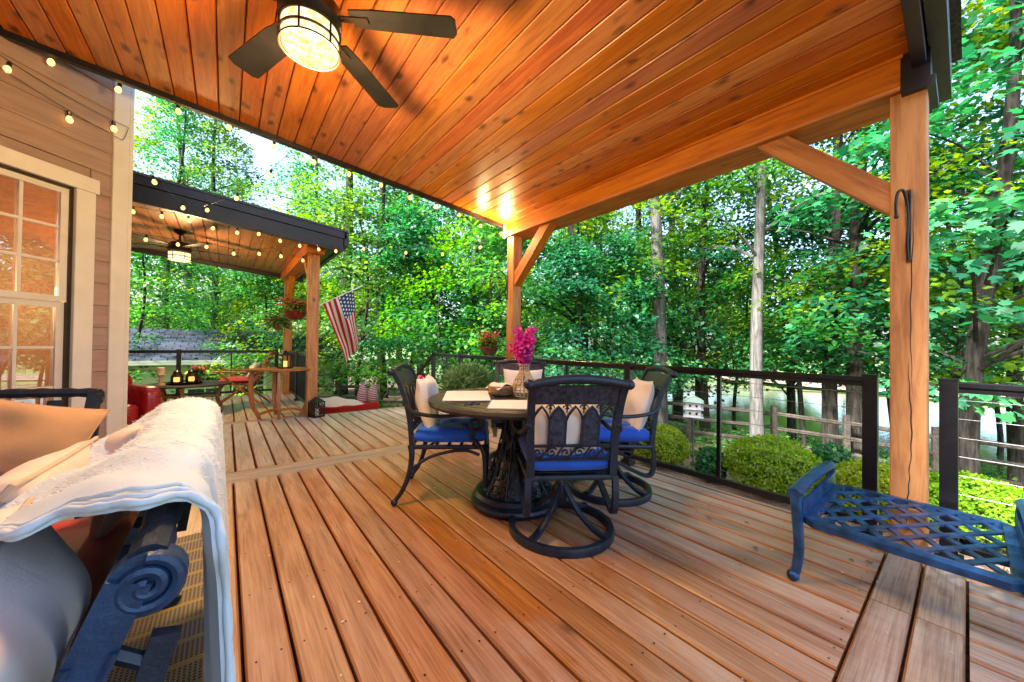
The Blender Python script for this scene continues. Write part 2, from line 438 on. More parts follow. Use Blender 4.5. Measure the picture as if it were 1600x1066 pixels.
def flagmat():
    """stripes and star field laid out in the cloth's own length and width"""
    mt, nt, b = newmat('flag_cloth')
    at = nt.nodes.new('ShaderNodeAttribute')
    at.attribute_name = 'cloth'
    s = nt.nodes.new('ShaderNodeSeparateXYZ')
    nt.links.new(at.outputs['Vector'], s.inputs[0])
    u, v = s.outputs[0], s.outputs[1]
    stripe = mathn(nt, 'LESS_THAN', mathn(nt, 'FRACT', mathn(nt, 'MULTIPLY', v, 6.5)), 0.5)
    c = mixc(nt, (0.72, 0.70, 0.70), (0.48, 0.012, 0.045), stripe)
    canton = mathn(nt, 'MULTIPLY', mathn(nt, 'LESS_THAN', u, 0.4), mathn(nt, 'LESS_THAN', v, 0.5385))
    gx = mathn(nt, 'MULTIPLY', u, 15.0)
    gy = mathn(nt, 'MULTIPLY', v, 9.3)
    row = mathn(nt, 'MULTIPLY', mathn(nt, 'FLOOR', mathn(nt, 'MULTIPLY', gy, 1.0)), 0.5)
    dx = mathn(nt, 'SUBTRACT', mathn(nt, 'FRACT', mathn(nt, 'ADD', gx, row)), 0.5)
    dy = mathn(nt, 'SUBTRACT', mathn(nt, 'FRACT', gy), 0.5)
    d = mathn(nt, 'SQRT', mathn(nt, 'ADD', mathn(nt, 'MULTIPLY', dx, dx), mathn(nt, 'MULTIPLY', dy, dy)))
    star = mathn(nt, 'LESS_THAN', d, 0.27)
    blue = mixc(nt, (0.015, 0.05, 0.20), (0.72, 0.72, 0.75), star)
    c = mixc(nt, c, blue, canton)
    nt.links.new(c, b.inputs['Base Color'])
    b.inputs['Roughness'].default_value = 0.8
    tr = nt.nodes.new('ShaderNodeBsdfTranslucent')
    nt.links.new(c, tr.inputs[0])
    mx = nt.nodes.new('ShaderNodeMixShader')
    mx.inputs[0].default_value = 0.35
    nt.links.new(b.outputs[0], mx.inputs[1])
    nt.links.new(tr.outputs[0], mx.inputs[2])
    nt.links.new(mx.outputs[0], nt.nodes['Material Output'].inputs[0])
    return mt
M['flag'] = flagmat()

# ------------------------------------------------------------------ mesh helpers
class MB:
    def __init__(s):
        s.v = []
        s.f = []
    def add(s, vs, fs):
        o = len(s.v)
        s.v.extend(tuple(p) for p in vs)
        s.f.extend(tuple(i + o for i in f) for f in fs)
        return s
    def box(s, c, size, rot=None, ch=0.0, axis=2):
        """box, its four long edges (along axis) chamfered by ch"""
        hx, hy, hz = (x / 2 for x in size)
        if ch <= 0:
            vs = [Vector((x, y, z)) for z in (-hz, hz) for y in (-hy, hy) for x in (-hx, hx)]
            fs = [(0, 2, 3, 1), (4, 5, 7, 6), (0, 1, 5, 4), (2, 6, 7, 3), (0, 4, 6, 2), (1, 3, 7, 5)]
        else:
            a, b2 = [i for i in range(3) if i != axis]
            h = (hx, hy, hz)
            if axis == 1:
                a, b2 = 2, 0
            prof = [(h[a], h[b2] - ch), (h[a] - ch, h[b2]), (-h[a] + ch, h[b2]), (-h[a], h[b2] - ch),
                    (-h[a], -h[b2] + ch), (-h[a] + ch, -h[b2]), (h[a] - ch, -h[b2]), (h[a], -h[b2] + ch)]
            vs = []
            for e in (-1, 1):
                for p, q in prof:
                    w = [0, 0, 0]
                    w[a], w[b2], w[axis] = p, q, e * h[axis]
                    vs.append(Vector(w))
            fs = [tuple(reversed(range(8))), tuple(range(8, 16))]
            fs += [(i, (i + 1) % 8, 8 + (i + 1) % 8, 8 + i) for i in range(8)]
        if rot is not None:
            vs = [rot @ p for p in vs]
        c = Vector(c)
        return s.add([p + c for p in vs], fs)
    def beam(s, a, b, w, t, up=(0, 0, 1), ch=0.0):
        """straight bar from a to b, w across, t along up"""
        a, b = Vector(a), Vector(b)
        y = (b - a).normalized()
        x = y.cross(Vector(up)).normalized()
        z = x.cross(y)
        rot = Matrix((x, y, z)).transposed()
        return s.box((a + b) / 2, (w, (b - a).length, t), rot, ch, 1)
    def sweep(s, pts, prof, up=(0, 0, 1), closed=False, scale=None):
        pts = [Vector(p) for p in pts]
        n, k = len(pts), len(prof)
        vs = []
        upv = Vector(up)
        last = None
        for i, p in enumerate(pts):
            if closed:
                t = pts[(i + 1) % n] - pts[i - 1]
            else:
                t = pts[min(i + 1, n - 1)] - pts[max(i - 1, 0)]
            t.normalize()
            x = t.cross(upv)
            if x.length < 1e-4:
                x = last if last is not None else Vector((1, 0, 0))
            x.normalize()
            if last is not None and up is None and x.dot(last) < 0:
                x = -x
            last = x
            z = x.cross(t)
            sc = scale[i] if scale else 1.0
            vs += [p + x * (q[0] * sc) + z * (q[1] * sc) for q in prof]
        fs = []
        for i in range(n if closed else n - 1):
            a, b = i * k, ((i + 1) % n) * k
            fs += [(a + j, a + (j + 1) % k, b + (j + 1) % k, b + j) for j in range(k)]
        if not closed:
            fs += [tuple(reversed(range(k))), tuple(range((n - 1) * k, n * k))]
        return s.add(vs, fs)
    def tube(s, pts, r, n=8, closed=False):
        """round bar along a polyline, frames carried along"""
        pts = [Vector(p) for p in pts]
        N = len(pts)
        rs = r if isinstance(r, (list, tuple)) else [r] * N
        ts = []
        for i in range(N):
            t = (pts[(i + 1) % N] - pts[i - 1]) if closed else (pts[min(i + 1, N - 1)] - pts[max(i - 1, 0)])
            ts.append(t.normalized() if t.length > 1e-9 else Vector((0, 0, 1)))
        x = ts[0].cross(Vector((0, 0, 1)))
        if x.length < 0.05:
            x = ts[0].cross(Vector((1, 0, 0)))
        x.normalize()
        vs = []
        for i in range(N):
            x = (x - ts[i] * x.dot(ts[i])).normalized()
            y = ts[i].cross(x)
            for j in range(n):
                a = 2 * math.pi * j / n
                vs.append(pts[i] + (x * math.cos(a) + y * math.sin(a)) * rs[i])
        fs = []
        for i in range(N if closed else N - 1):
            a, b = i * n, ((i + 1) % N) * n
            fs += [(a + j, a + (j + 1) % n, b + (j + 1) % n, b + j) for j in range(n)]
        if not closed:
            fs += [tuple(reversed(range(n))), tuple(range((N - 1) * n, N * n))]
        return s.add(vs, fs)
    def lathe(s, prof, n=20, c=(0, 0, 0), cap=True):
        c = Vector(c)
        vs = [c + Vector((r * math.cos(2 * math.pi * j / n), r * math.sin(2 * math.pi * j / n), z)) for r, z in prof for j in range(n)]
        fs = []
        for i in range(len(prof) - 1):
            a, b = i * n, (i + 1) * n
            fs += [(a + j, a + (j + 1) % n, b + (j + 1) % n, b + j) for j in range(n)]
        if cap:
            fs += [tuple(reversed(range(n))), tuple(range((len(prof) - 1) * n, len(prof) * n))]
        return s.add(vs, fs)
    def ball(s, c, r, n=10, squash=1.0):
        prof = [(max(1e-4, r * math.sin(math.pi * i / 7)), -r * squash * math.cos(math.pi * i / 7)) for i in range(8)]
        return s.lathe(prof, n, c)
    def prism(s, poly, z0, z1, fn=None):
        """flat outline extruded, fn maps (u, v, w) to a point"""
        fn = fn or (lambda u, v, w: (u, v, w))
        n = len(poly)
        vs = [fn(u, v, z0) for u, v in poly] + [fn(u, v, z1) for u, v in poly]
        fs = [tuple(reversed(range(n))), tuple(range(n, 2 * n))] + [(i, (i + 1) % n, n + (i + 1) % n, n + i) for i in range(n)]
        return s.add(vs, fs)
    def grid(s, P, thick=0.0):
        """P[i][j] points; closed with a back face thick below"""
        ni, nj = len(P), len(P[0])
        A = np.array([[tuple(p) for p in row] for row in P], float)
        if not thick:
            return s.add(A.reshape(-1, 3), [(i * nj + j, (i + 1) * nj + j, (i + 1) * nj + j + 1, i * nj + j + 1) for i in range(ni - 1) for j in range(nj - 1)])
        du = np.gradient(A, axis=0)
        dv = np.gradient(A, axis=1)
        nn = np.cross(du, dv)
        nn /= np.linalg.norm(nn, axis=2, keepdims=True) + 1e-12
        Bk = A - nn * thick
        o = ni * nj
        fs = [(i * nj + j, (i + 1) * nj + j, (i + 1) * nj + j + 1, i * nj + j + 1) for i in range(ni - 1) for j in range(nj - 1)]
        fs += [tuple(o + k for k in reversed(f)) for f in fs]
        rim = [(0, j) for j in range(nj)] + [(i, nj - 1) for i in range(1, ni)] + [(ni - 1, j) for j in range(nj - 2, -1, -1)] + [(i, 0) for i in range(ni - 2, 0, -1)]
        ids = [i * nj + j for i, j in rim]
        for a, b in zip(ids, ids[1:] + ids[:1]):
            fs.append((a, b, b + o, a + o))
        return s.add(np.vstack([A.reshape(-1, 3), Bk.reshape(-1, 3)]), fs)
    def mesh(s, name, mat, smooth=35):
        me = bpy.data.meshes.new(name)
        me.from_pydata([tuple(p) for p in s.v], [], s.f)
        me.validate()
        me.materials.append(mat if not isinstance(mat, str) else M[mat])
        bm = bmesh.new()
        bm.from_mesh(me)
        bmesh.ops.recalc_face_normals(bm, faces=bm.faces)
        bm.to_mesh(me)
        bm.free()
        if smooth:
            me.shade_smooth()
            me.set_sharp_from_angle(angle=R(smooth))
        return me
    def build(s, name, mat, parent=None, smooth=35):
        return link(name, s.mesh(name, mat, smooth), parent)

def link(name, me, parent=None, loc=None, rot=None):
    o = bpy.data.objects.new(name, me)
    col.objects.link(o)
    if parent is not None:
        o.parent = parent
    if loc is not None:
        o.location = loc
    if rot is not None:
        o.rotation_euler = rot
    return o

def tag(o, label, cat, group=None, kind=None):
    if label:
        o['label'] = label
    if cat:
        o['category'] = cat
    if group:
        o['group'] = group
    if kind:
        o['kind'] = kind
    return o

def thing(name, label, cat, loc=(0, 0, 0), rz=0.0, group=None):
    o = link(name, None, None, loc, (0, 0, rz))
    o.empty_display_size = 0.1
    return tag(o, label, cat, group)

def struct(name, o=None):
    o['kind'] = 'structure'
    return o

def clone(root, loc, rz, label, group=None):
    r = root.copy()
    col.objects.link(r)
    r.location = loc
    r.rotation_euler = (0, 0, rz)
    tag(r, label, None, group)
    for ch in list(root.children):
        c = ch.copy()
        col.objects.link(c)
        c.parent = r
        for g in ch.children:
            d = g.copy()
            col.objects.link(d)
            d.parent = c
    return r

def circle(n, r, c=(0, 0, 0), a0=0.0, a1=2 * math.pi):
    return [(c[0] + r * math.cos(a0 + (a1 - a0) * i / n), c[1] + r * math.sin(a0 + (a1 - a0) * i / n), c[2]) for i in range(n)]

def bez(p0, p1, p2, p3, n=10):
    p0, p1, p2, p3 = map(Vector, (p0, p1, p2, p3))
    return [((1 - t) ** 3) * p0 + 3 * t * (1 - t) ** 2 * p1 + 3 * t * t * (1 - t) * p2 + t ** 3 * p3 for t in (i / n for i in range(n + 1))]

def smoothpath(pts, n=6):
    """catmull-rom through the points"""
    P = [Vector(p) for p in pts]
    P = [P[0] * 2 - P[1]] + P + [P[-1] * 2 - P[-2]]
    out = []
    for i in range(1, len(P) - 2):
        a, b, c, d = P[i - 1], P[i], P[i + 1], P[i + 2]
        for k in range(n):
            t = k / n
            out.append(0.5 * ((2 * b) + (c - a) * t + (2 * a - 5 * b + 4 * c - d) * t * t + (3 * b - a - 3 * c + d) * t ** 3))
    out.append(P[-2])
    return out

def spiral(c, r0, r1, turns, n, u, v, a0=0.0):
    c, u, v = Vector(c), Vector(u), Vector(v)
    return [c + (u * math.cos(a0 + 2 * math.pi * turns * i / n) + v * math.sin(a0 + 2 * math.pi * turns * i / n)) * (r0 + (r1 - r0) * i / n) for i in range(n + 1)]

def pillow_mesh(name, w, h, t, mat, seed=0, n=20, pinch=0.09, wrinkle=0.014, edge=0.42):
    """soft cushion in its own x-z plane, thickness along y, origin at the bottom middle"""
    rng = np.random.RandomState(seed)
    u = np.linspace(-1, 1, n)
    U, V = np.meshgrid(u, u, indexing='ij')
    body = (np.clip(1 - U ** 2, 0, 1) ** edge) * (np.clip(1 - V ** 2, 0, 1) ** edge)
    x = U * (1 - pinch * (1 - V ** 2) * np.abs(U)) * w / 2
    z = V * (1 - pinch * (1 - U ** 2) * np.abs(V)) * h / 2
    wr = np.zeros_like(U)
    for k in range(9):
        a = rng.uniform(0, math.pi)
        fq = rng.uniform(2.5, 7)
        wr += np.sin(fq * (U * math.cos(a) + V * math.sin(a)) + rng.uniform(0, 6.3)) / (fq * 0.5)
    f = body * t / 2 + wr * wrinkle * (0.3 + body)
    mb = MB()
    vs = []
    fs = []
    idx = {}
    for side in (1, -1):
        for i in range(n):
            for j in range(n):
                rim = i in (0, n - 1) or j in (0, n - 1)
                if rim and (0, i, j) in idx:
                    idx[(side, i, j)] = idx[(0, i, j)]
                    continue
                y = (f[i, j] if side > 0 else -body[i, j] * t / 2 + wr[i, j] * wrinkle * 0.4) if not rim else wr[i, j] * wrinkle * 0.3
                idx[(side, i, j)] = len(vs)
                if rim:
                    idx[(0, i, j)] = len(vs)
                vs.append((x[i, j], y, z[i, j] + h / 2))
        for i in range(n - 1):
            for j in range(n - 1):
                q = (idx[(side, i, j)], idx[(side, i + 1, j)], idx[(side, i + 1, j + 1)], idx[(side, i, j + 1)])
                fs.append(q if side < 0 else tuple(reversed(q)))
    mb.add(vs, fs)
    return mb

def pillow(name, label, loc, rot, w, h, t, mat, seed=0, piping=None, group=None, cat='pillow', **kw):
    root = pillow_mesh(name, w, h, t, mat, seed, **kw).build(name, mat, None, 60)
    root.location = loc
    root.rotation_euler = rot
    tag(root, label, cat, group)
    if piping:
        n = 24
        pin = kw.get('pinch', 0.09)
        pts = []
        for k in range(4):
            for i in range(n):
                s_ = -1 + 2 * i / n
                U, V = ((s_, -1), (1, s_), (-s_, 1), (-1, -s_))[k]
                pts.append((U * (1 - pin * (1 - V * V) * abs(U)) * w / 2, 0, V * (1 - pin * (1 - U * U) * abs(V)) * h / 2 + h / 2))
        MB().tube(pts, 0.006, 6, True).build('piping', piping, root)
    return root

def cushion_mesh(w, d, t, seed=0, tuft=0.0, n=18, round_=0.35):
    """seat cushion lying flat, top at z = t"""
    rng = np.random.RandomState(seed)
    u = np.linspace(-1, 1, n)
    mb = MB()
    U, V = np.meshgrid(u, u, indexing='ij')
    sq = (1 - np.abs(U) ** 6) ** round_ * (1 - np.abs(V) ** 6) ** round_
    wr = np.zeros_like(U)
    for k in range(6):
        a = rng.uniform(0, math.pi)
        wr += np.sin(rng.uniform(3, 8) * (U * math.cos(a) + V * math.sin(a)) + rng.uniform(0, 6.3)) * 0.12
    tf = np.zeros_like(U)
    if tuft:
        for cx_, cy_ in ((-0.45, -0.45), (0.45, -0.45), (-0.45, 0.45), (0.45, 0.45), (0, 0)):
            tf += np.exp(-((U - cx_) ** 2 + (V - cy_) ** 2) / 0.02)
    X = U * w / 2
    Y = V * d / 2
    idx = {}
    vs = []
    fs = []
    for side in (1, -1):
        for i in range(n):
            for j in range(n):
                rim = i in (0, n - 1) or j in (0, n - 1)
                if rim and (0, i, j) in idx:
                    idx[(side, i, j)] = idx[(0, i, j)]
                    continue
                zz = t / 2 + (side * t / 2 * sq[i, j] if not rim else 0) + ((wr[i, j] * 0.022 - tf[i, j] * tuft) * sq[i, j] if side > 0 else 0)
                idx[(side, i, j)] = len(vs)
                if rim:
                    idx[(0, i, j)] = len(vs)
                vs.append((X[i, j], Y[i, j], zz))
        for i in range(n - 1):
            for j in range(n - 1):
                q = (idx[(side, i, j)], idx[(side, i + 1, j)], idx[(side, i + 1, j + 1)], idx[(side, i, j + 1)])
                fs.append(q if side > 0 else tuple(reversed(q)))
    mb.add(vs, fs)
    return mb

def fastmesh(name, V, quads, mat, rnd=None, nv=4):
    """many alike faces of nv corners each"""
    me = bpy.data.meshes.new(name)
    nf = len(quads)
    me.vertices.add(len(V))
    me.vertices.foreach_set('co', np.asarray(V, np.float32).ravel())
    me.loops.add(nf * nv)
    me.loops.foreach_set('vertex_index', np.asarray(quads, np.int32).ravel())
    me.polygons.add(nf)
    me.polygons.foreach_set('loop_start', np.arange(0, nf * nv, nv, dtype=np.int32))
    me.update(calc_edges=True)
    if rnd is not None:
        a = me.attributes.new('rnd', 'FLOAT', 'FACE')
        a.data.foreach_set('value', np.asarray(rnd, np.float32))
    me.materials.append(M[mat])
    return me

KITE = np.array([(0, 0, 0), (0.36, 0.42, 0.05), (0, 1, -0.04), (-0.36, 0.42, 0.05)])
MAPLE = np.array([(0, 0, 0), (0.30, 0.10, 0.02), (0.55, 0.30, 0.03), (0.36, 0.42, 0.05), (0.52, 0.74, 0.0), (0.17, 0.66, 0.03), (0, 1.0, -0.06),
                  (-0.17, 0.66, 0.03), (-0.52, 0.74, 0.0), (-0.36, 0.42, 0.05), (-0.55, 0.30, 0.03), (-0.30, 0.10, 0.02)])
BLADE = np.array([(0.5, 0, 0), (0.4, 0.6, 0.0), (0, 1, -0.1), (-0.4, 0.6, 0.0)]) * np.array((0.12, 1, 1))

def leaves(name, P, N, D, size, mat, rnd, shape=KITE):
    """P leaf roots, N face normals, D pointing directions, size lengths"""
    N = N / np.linalg.norm(N, axis=1, keepdims=True)
    D = D - N * (D * N).sum(1, keepdims=True)
    D /= np.linalg.norm(D, axis=1, keepdims=True) + 1e-9
    S = np.cross(D, N)
    k = len(shape)
    V = P[:, None, :] + size[:, None, None] * (shape[None, :, 0:1] * S[:, None, :] + shape[None, :, 1:2] * D[:, None, :] + shape[None, :, 2:3] * N[:, None, :])
    q = np.arange(len(P) * k).reshape(-1, k)
    return fastmesh(name, V.reshape(-1, 3), q, mat, rnd, k)

# ------------------------------------------------------------------ ground, pond
def gz(x, y):
    """height of the garden: flat by the deck, falling to the pond, level on the left"""
    d = max(0.0, x - 4.2)
    z = -0.62 - 0.115 * min(d, 9.0) * (1.0 if y < 8 else max(0.35, 1 - (y - 8) * 0.06))
    if x > 13.2:
        z -= 0.5 * min(1.0, (x - 13.2) / 1.5) * (1 if y < 14 else 0)
    if x > 33:
        z += min(2.2, (x - 33) * 0.16)
    if y > 10:
        z -= min(0.5, (y - 10) * 0.05)
    return z + 0.05 * math.sin(x * 0.9 + 1.3) * math.cos(y * 0.7)

def ground():
    mb = MB()
    ax = [-150, -90, -50, -30, -20] + list(np.arange(-14, 40.1, 1.0)) + [44, 50, 60, 80, 120, 170]
    ay = [-170, -100, -60, -40] + list(np.arange(-30, 32.1, 1.0)) + [36, 42, 50, 64, 90, 130, 180]
    mb.grid([[(x, y, gz(x, y)) for y in ay] for x in ax])
    o = mb.build('ground', 'ground', None, 80)
    struct('ground', o)
    w = MB()
    outline = []
    for i in range(40):
        a = 2 * math.pi * i / 40
        k = 1 + 0.10 * math.sin(3 * a + 0.5) + 0.05 * math.sin(7 * a)
        outline.append((23.5 + 9.8 * k * math.cos(a), -3.0 + 19 * k * math.sin(a)))
    w.prism(outline, -1.95, -1.90)
    struct('pond', w.build('pond', 'water'))
    sh = MB()
    pts = []
    for i in range(30):
        t = i / 29
        y = -26 + 44 * t
        pts.append((35.2 + 1.5 * math.sin(t * 4), y, gz(36, y) + 0.06))
    sh.sweep(pts, [(-1.6, -0.1), (1.6, -0.1), (1.6, 0.1), (-1.6, 0.1)])
    struct('path', sh.build('path', 'shore'))
ground()

def at(px, depth, z=None):
    """place in the garden from a bearing: px is a bearing mark of 564.6 per tan, depth along the view"""
    s_ = (px - 800) / 564.6
    x = depth * (0.6213 + 0.7836 * s_)
    y = depth * (0.7836 - 0.6213 * s_)
    return x, y, (gz(x, y) if z is None else z)

# ------------------------------------------------------------------ deck
GAP0, PITCH, GAP = 0.0656, 0.1453, 0.011
def deck():
    mb = MB()
    mb.box((0.25, 1.95, -0.20), (5.46, 8.30, 0.26))
    mb.box((-0.70, 7.70, -0.20), (3.60, 3.10, 0.26))
    for x in np.arange(-2.3, 3.0, 0.8):
        mb.box((x, 1.9, -0.5), (0.14, 0.14, 0.5))
    d = struct('deck', mb.build('deck', 'joist', None, 0))
    cache = {}
    def plank(y0, y1, x0, x1, mat='deck'):
        L, W = round(y1 - y0, 4), round(x1 - x0, 4)
        k = (L, W, mat)
        if k not in cache:
            ax = 1 if mat == 'deck' else 0
            cache[k] = MB().box((0, 0, 0), (W, L, 0.034), None, 0.0065, ax).mesh('deck_board', mat, 30)
        link('deck_board', cache[k], d, ((x0 + x1) / 2, (y0 + y1) / 2, -0.017 + random.uniform(-0.0012, 0.0008)))
    for k in range(-17, 20):
        x0 = GAP0 + PITCH * k + GAP / 2
        x1 = x0 + PITCH - GAP
        plank(-2.2, -0.004, x0, x1)
        plank(0.282, 3.557, x0, x1)
        plank(3.845, 6.098, x0 + 0.02, x1 + 0.02)
        if x1 < 1.1:
            plank(6.252, 9.28, x0 + 0.05, x1 + 0.05)
    plank(0.282, 3.557, 2.981, 3.022)
    plank(3.845, 6.098, 2.999, 3.022)
    for y0, y1 in ((0.006, 0.138), (0.147, 0.274)):
        plank(y0, y1, -2.4, 2.25, 'deckx')
        plank(y0, y1, 2.256, 3.022, 'deckx')
    for y0, y1, xe in ((3.563, 3.697, 3.022), (3.703, 3.838, 3.022), (6.106, 6.242, 1.16)):
        plank(y0, y1, -2.4, xe, 'tan_board')
    plank(6.106, 6.15, 1.165, 3.022, 'tan_board')
    sc = MB()
    rng = random.Random(2)
    for k in range(-2, 20):
        for xx in (0.030, PITCH - GAP - 0.030):
            x = GAP0 + PITCH * k + GAP / 2 + xx
            for y in [0.31 + 0.405 * j for j in range(9)] + [3.90 + 0.42 * j for j in range(6)]:
                if rng.random() < 0.85:
                    yy = y + rng.uniform(-0.012, 0.012)
                    sc.add([(x + 0.0042 * math.cos(a), yy + 0.0042 * math.sin(a), 0.0016) for a in np.linspace(0, 6.283, 7)[:-1]], [(0, 1, 2, 3, 4, 5)])
    sc.build('screw_heads', 'black', d, 0)['kind'] = 'stuff'
    for i in range(3):
        y = 6.16 + 0.28 * i
        t = MB().box((2.1, y + 0.14, -0.16 * (i + 1) - 0.03), (1.75, 0.27, 0.036), None, 0.004, 0)
        t.build('stair_tread', 'deckx', d, 30)
deck()

# ------------------------------------------------------------------ main porch
SL = math.tan(R(5.3))
def cz(x):
    return 2.725 + (2.9 - x) * SL

def wall_y(x):
    return 5.08 + x       # line of the angled bay wall

def main_porch():
    p = thing('covered_porch', 'main porch roof with knotty orange pine ceiling and cedar posts over the dining set', 'porch', (2.97, 0.2, 0))
    off = Vector((-2.97, -0.2, 0))
    rot = Matrix.Rotation(math.atan(SL), 3, 'Y')
    # ceiling boards
    cache = {}
    for k in range(-1, 36):
        x1 = 2.786 - 0.1362 * k
        x0 = x1 - 0.1362
        xm = (x0 + x1) / 2
        y1 = 3.87 if x0 > -1.2 else wall_y(x0) + 0.02
        y0 = 0.19
        key = round(y1, 3)
        if key not in cache:
            mb = MB()
            L, W = y1 - y0, 0.1315
            prof = [(-W / 2, -0.009), (-W / 2 + 0.005, -0.016), (W / 2 - 0.005, -0.016), (W / 2, -0.009), (W / 2, 0.008), (-W / 2, 0.008)]
            mb.prism(prof, -L / 2, L / 2, lambda u, v, w: (u, w, v))
            cache[key] = mb.mesh('ceiling_board', 'ceiling', 30)
        o = link('ceiling_board', cache[key], p, Vector((xm, (y0 + y1) / 2, cz(xm) + 0.014)) + off)
        o.rotation_euler = (0, math.atan(SL), 0)
    # roof deck over the boards
    mb = MB()
    a, b = -2.45, 3.50
    def roofslab(x0, x1, y0, y1, dz0, dz1):
        vs = [(x, y, cz(x) + dz) for x in (x0, x1) for y in (y0, y1) for dz in (dz0, dz1)]
        return MB().add([Vector(v) + off for v in vs], [(0, 1, 3, 2), (4, 6, 7, 5), (0, 4, 5, 1), (2, 3, 7, 6), (0, 2, 6, 4), (1, 5, 7, 3)])
    roofslab(a, b, 0.10, 3.93, 0.032, 0.24).build('roof_deck', 'fascia', p, 0)
    roofslab(a, b + 0.05, 0.02, 4.0, 0.245, 0.275).build('shingles', 'shingle', p, 0)
    roofslab(a, 3.42, 0.135, 0.188, -0.10, 0.03).build('rake_board', 'fascia', p, 0)
    roofslab(a, 3.48, 0.060, 0.128, -0.02, 0.22).build('fascia', 'fascia', p, 0)
    roofslab(-1.25, 3.30, 3.872, 3.915, -0.045, 0.03).build('rake_board', 'fascia', p, 0)
    roofslab(-1.25, 3.48, 3.920, 3.965, -0.01, 0.22).build('fascia', 'fascia', p, 0)
    # beam with a small crown strip
    MB().box(Vector((3.05, 2.03, 2.64)) + off, (0.30, 3.60, 0.215), None, 0.004, 1).build('beam', 'cedary', p)
    MB().box(Vector((2.895, 2.03, 2.735)) + off, (0.022, 3.62, 0.052), None, 0.004, 1).build('crown_strip', 'cedary', p)
    MB().box(Vector((2.895, 2.03, 2.545)) + off, (0.012, 3.60, 0.022), None, 0.003, 1).build('beam_bead', 'cedary', p)
    MB().box(Vector((3.05, 0.175, 2.625)) + off, (0.312, 0.11, 0.20)).box(Vector((3.05, 0.165, 2.53)) + off, (0.318, 0.125, 0.05)).build('beam_cap', 'fascia', p)
    MB().box(Vector((3.05, 3.85, 2.64)) + off, (0.31, 0.035, 0.225)).build('beam_cap', 'sash', p)
    for y in (0.203, 3.754):
        MB().box(Vector((3.0, y, 1.266)) + off, (0.14, 0.14, 2.53), None, 0.006, 2).build('post', 'cedar', p)
    for y, s_ in ((0.273, 1), (3.684, -1)):
        a3, b3 = Vector((3.0, y - 0.06 * s_, 1.93)), Vector((3.0, y + 0.62 * s_, 2.60))
        mb = MB()
        # brace cut flat where it meets post and beam
        w = 0.085 * 1.414
        pl = [(y, 1.93 - w * 0.5), (y, 1.93 + w), (y + s_ * (0.60 - w), 2.533), (y + s_ * (0.60 + w * 0.5), 2.533)]
        o0 = Vector((3.0, y + s_ * 0.3, 2.23))
        rx_ = Matrix.Rotation(-s_ * R(45), 3, 'X')
        mb.prism(pl, 2.942, 3.058, lambda u, v, q: rx_.transposed() @ (Vector((q, u, v)) - o0))
        br = mb.build('brace', 'cedar', p, 0)
        br.location = o0 + off
        br.rotation_euler = (-s_ * R(45), 0, 0)
    # long drying crack down the near post
    for z0, z1, y0, w in ((0.42, 1.06, 0.196, 0.0030), (0.86, 1.95, 0.188, 0.0022), (0.10, 0.50, 0.204, 0.0026)):
        n = 22
        vs = []
        for i in range(n + 1):
            f = i / n
            z = z0 + (z1 - z0) * f
            yy = y0 + 0.006 * math.sin(f * 5 + z0 * 7) + 0.0018 * math.sin(f * 31)
            ww = w * math.sin(math.pi * min(1, f * 1.02)) ** 0.7 + 0.0002
            for dx, dy in ((0.0015, -ww), (-0.0004, -ww), (-0.0004, ww), (0.0015, ww)):
                vs.append(Vector((2.93 + dx, yy + dy, z)) + off)
        fs = [(i * 4 + j, i * 4 + (j + 1) % 4, i * 4 + 4 + (j + 1) % 4, i * 4 + 4 + j) for i in range(n) for j in range(4)]
        MB().add(vs, fs).build('crack', 'bark', p, 0)
    return p
main_porch()

def hook(name, label, loc, rz, s_=1.0, zs=1.0):
    t = thing(name, label, 'hook', loc, rz)
    MB().box((0, -0.004, 0), (0.018, 0.008, 0.40), None, 0.002, 2).build('back_plate', 'black', t)
    pts = smoothpath([(0, -0.012, -0.19), (0, -0.03, -0.10), (0.0, -0.014, 0.0), (0, -0.03, 0.12), (0, -0.09, 0.19), (0, -0.17, 0.17), (0, -0.20, 0.10), (0, -0.19, 0.04)], 6)
    MB().tube([(p.x, p.y * s_, p.z * zs) for p in pts], 0.007, 8).ball((0, pts[-1].y * s_, pts[-1].z * zs), 0.011).build('arm', 'black', t)
    return t
hook('plant_hook', 'black iron plant hook screwed to the near cedar post', (2.929, 0.20, 1.78), R(-112), 0.55)

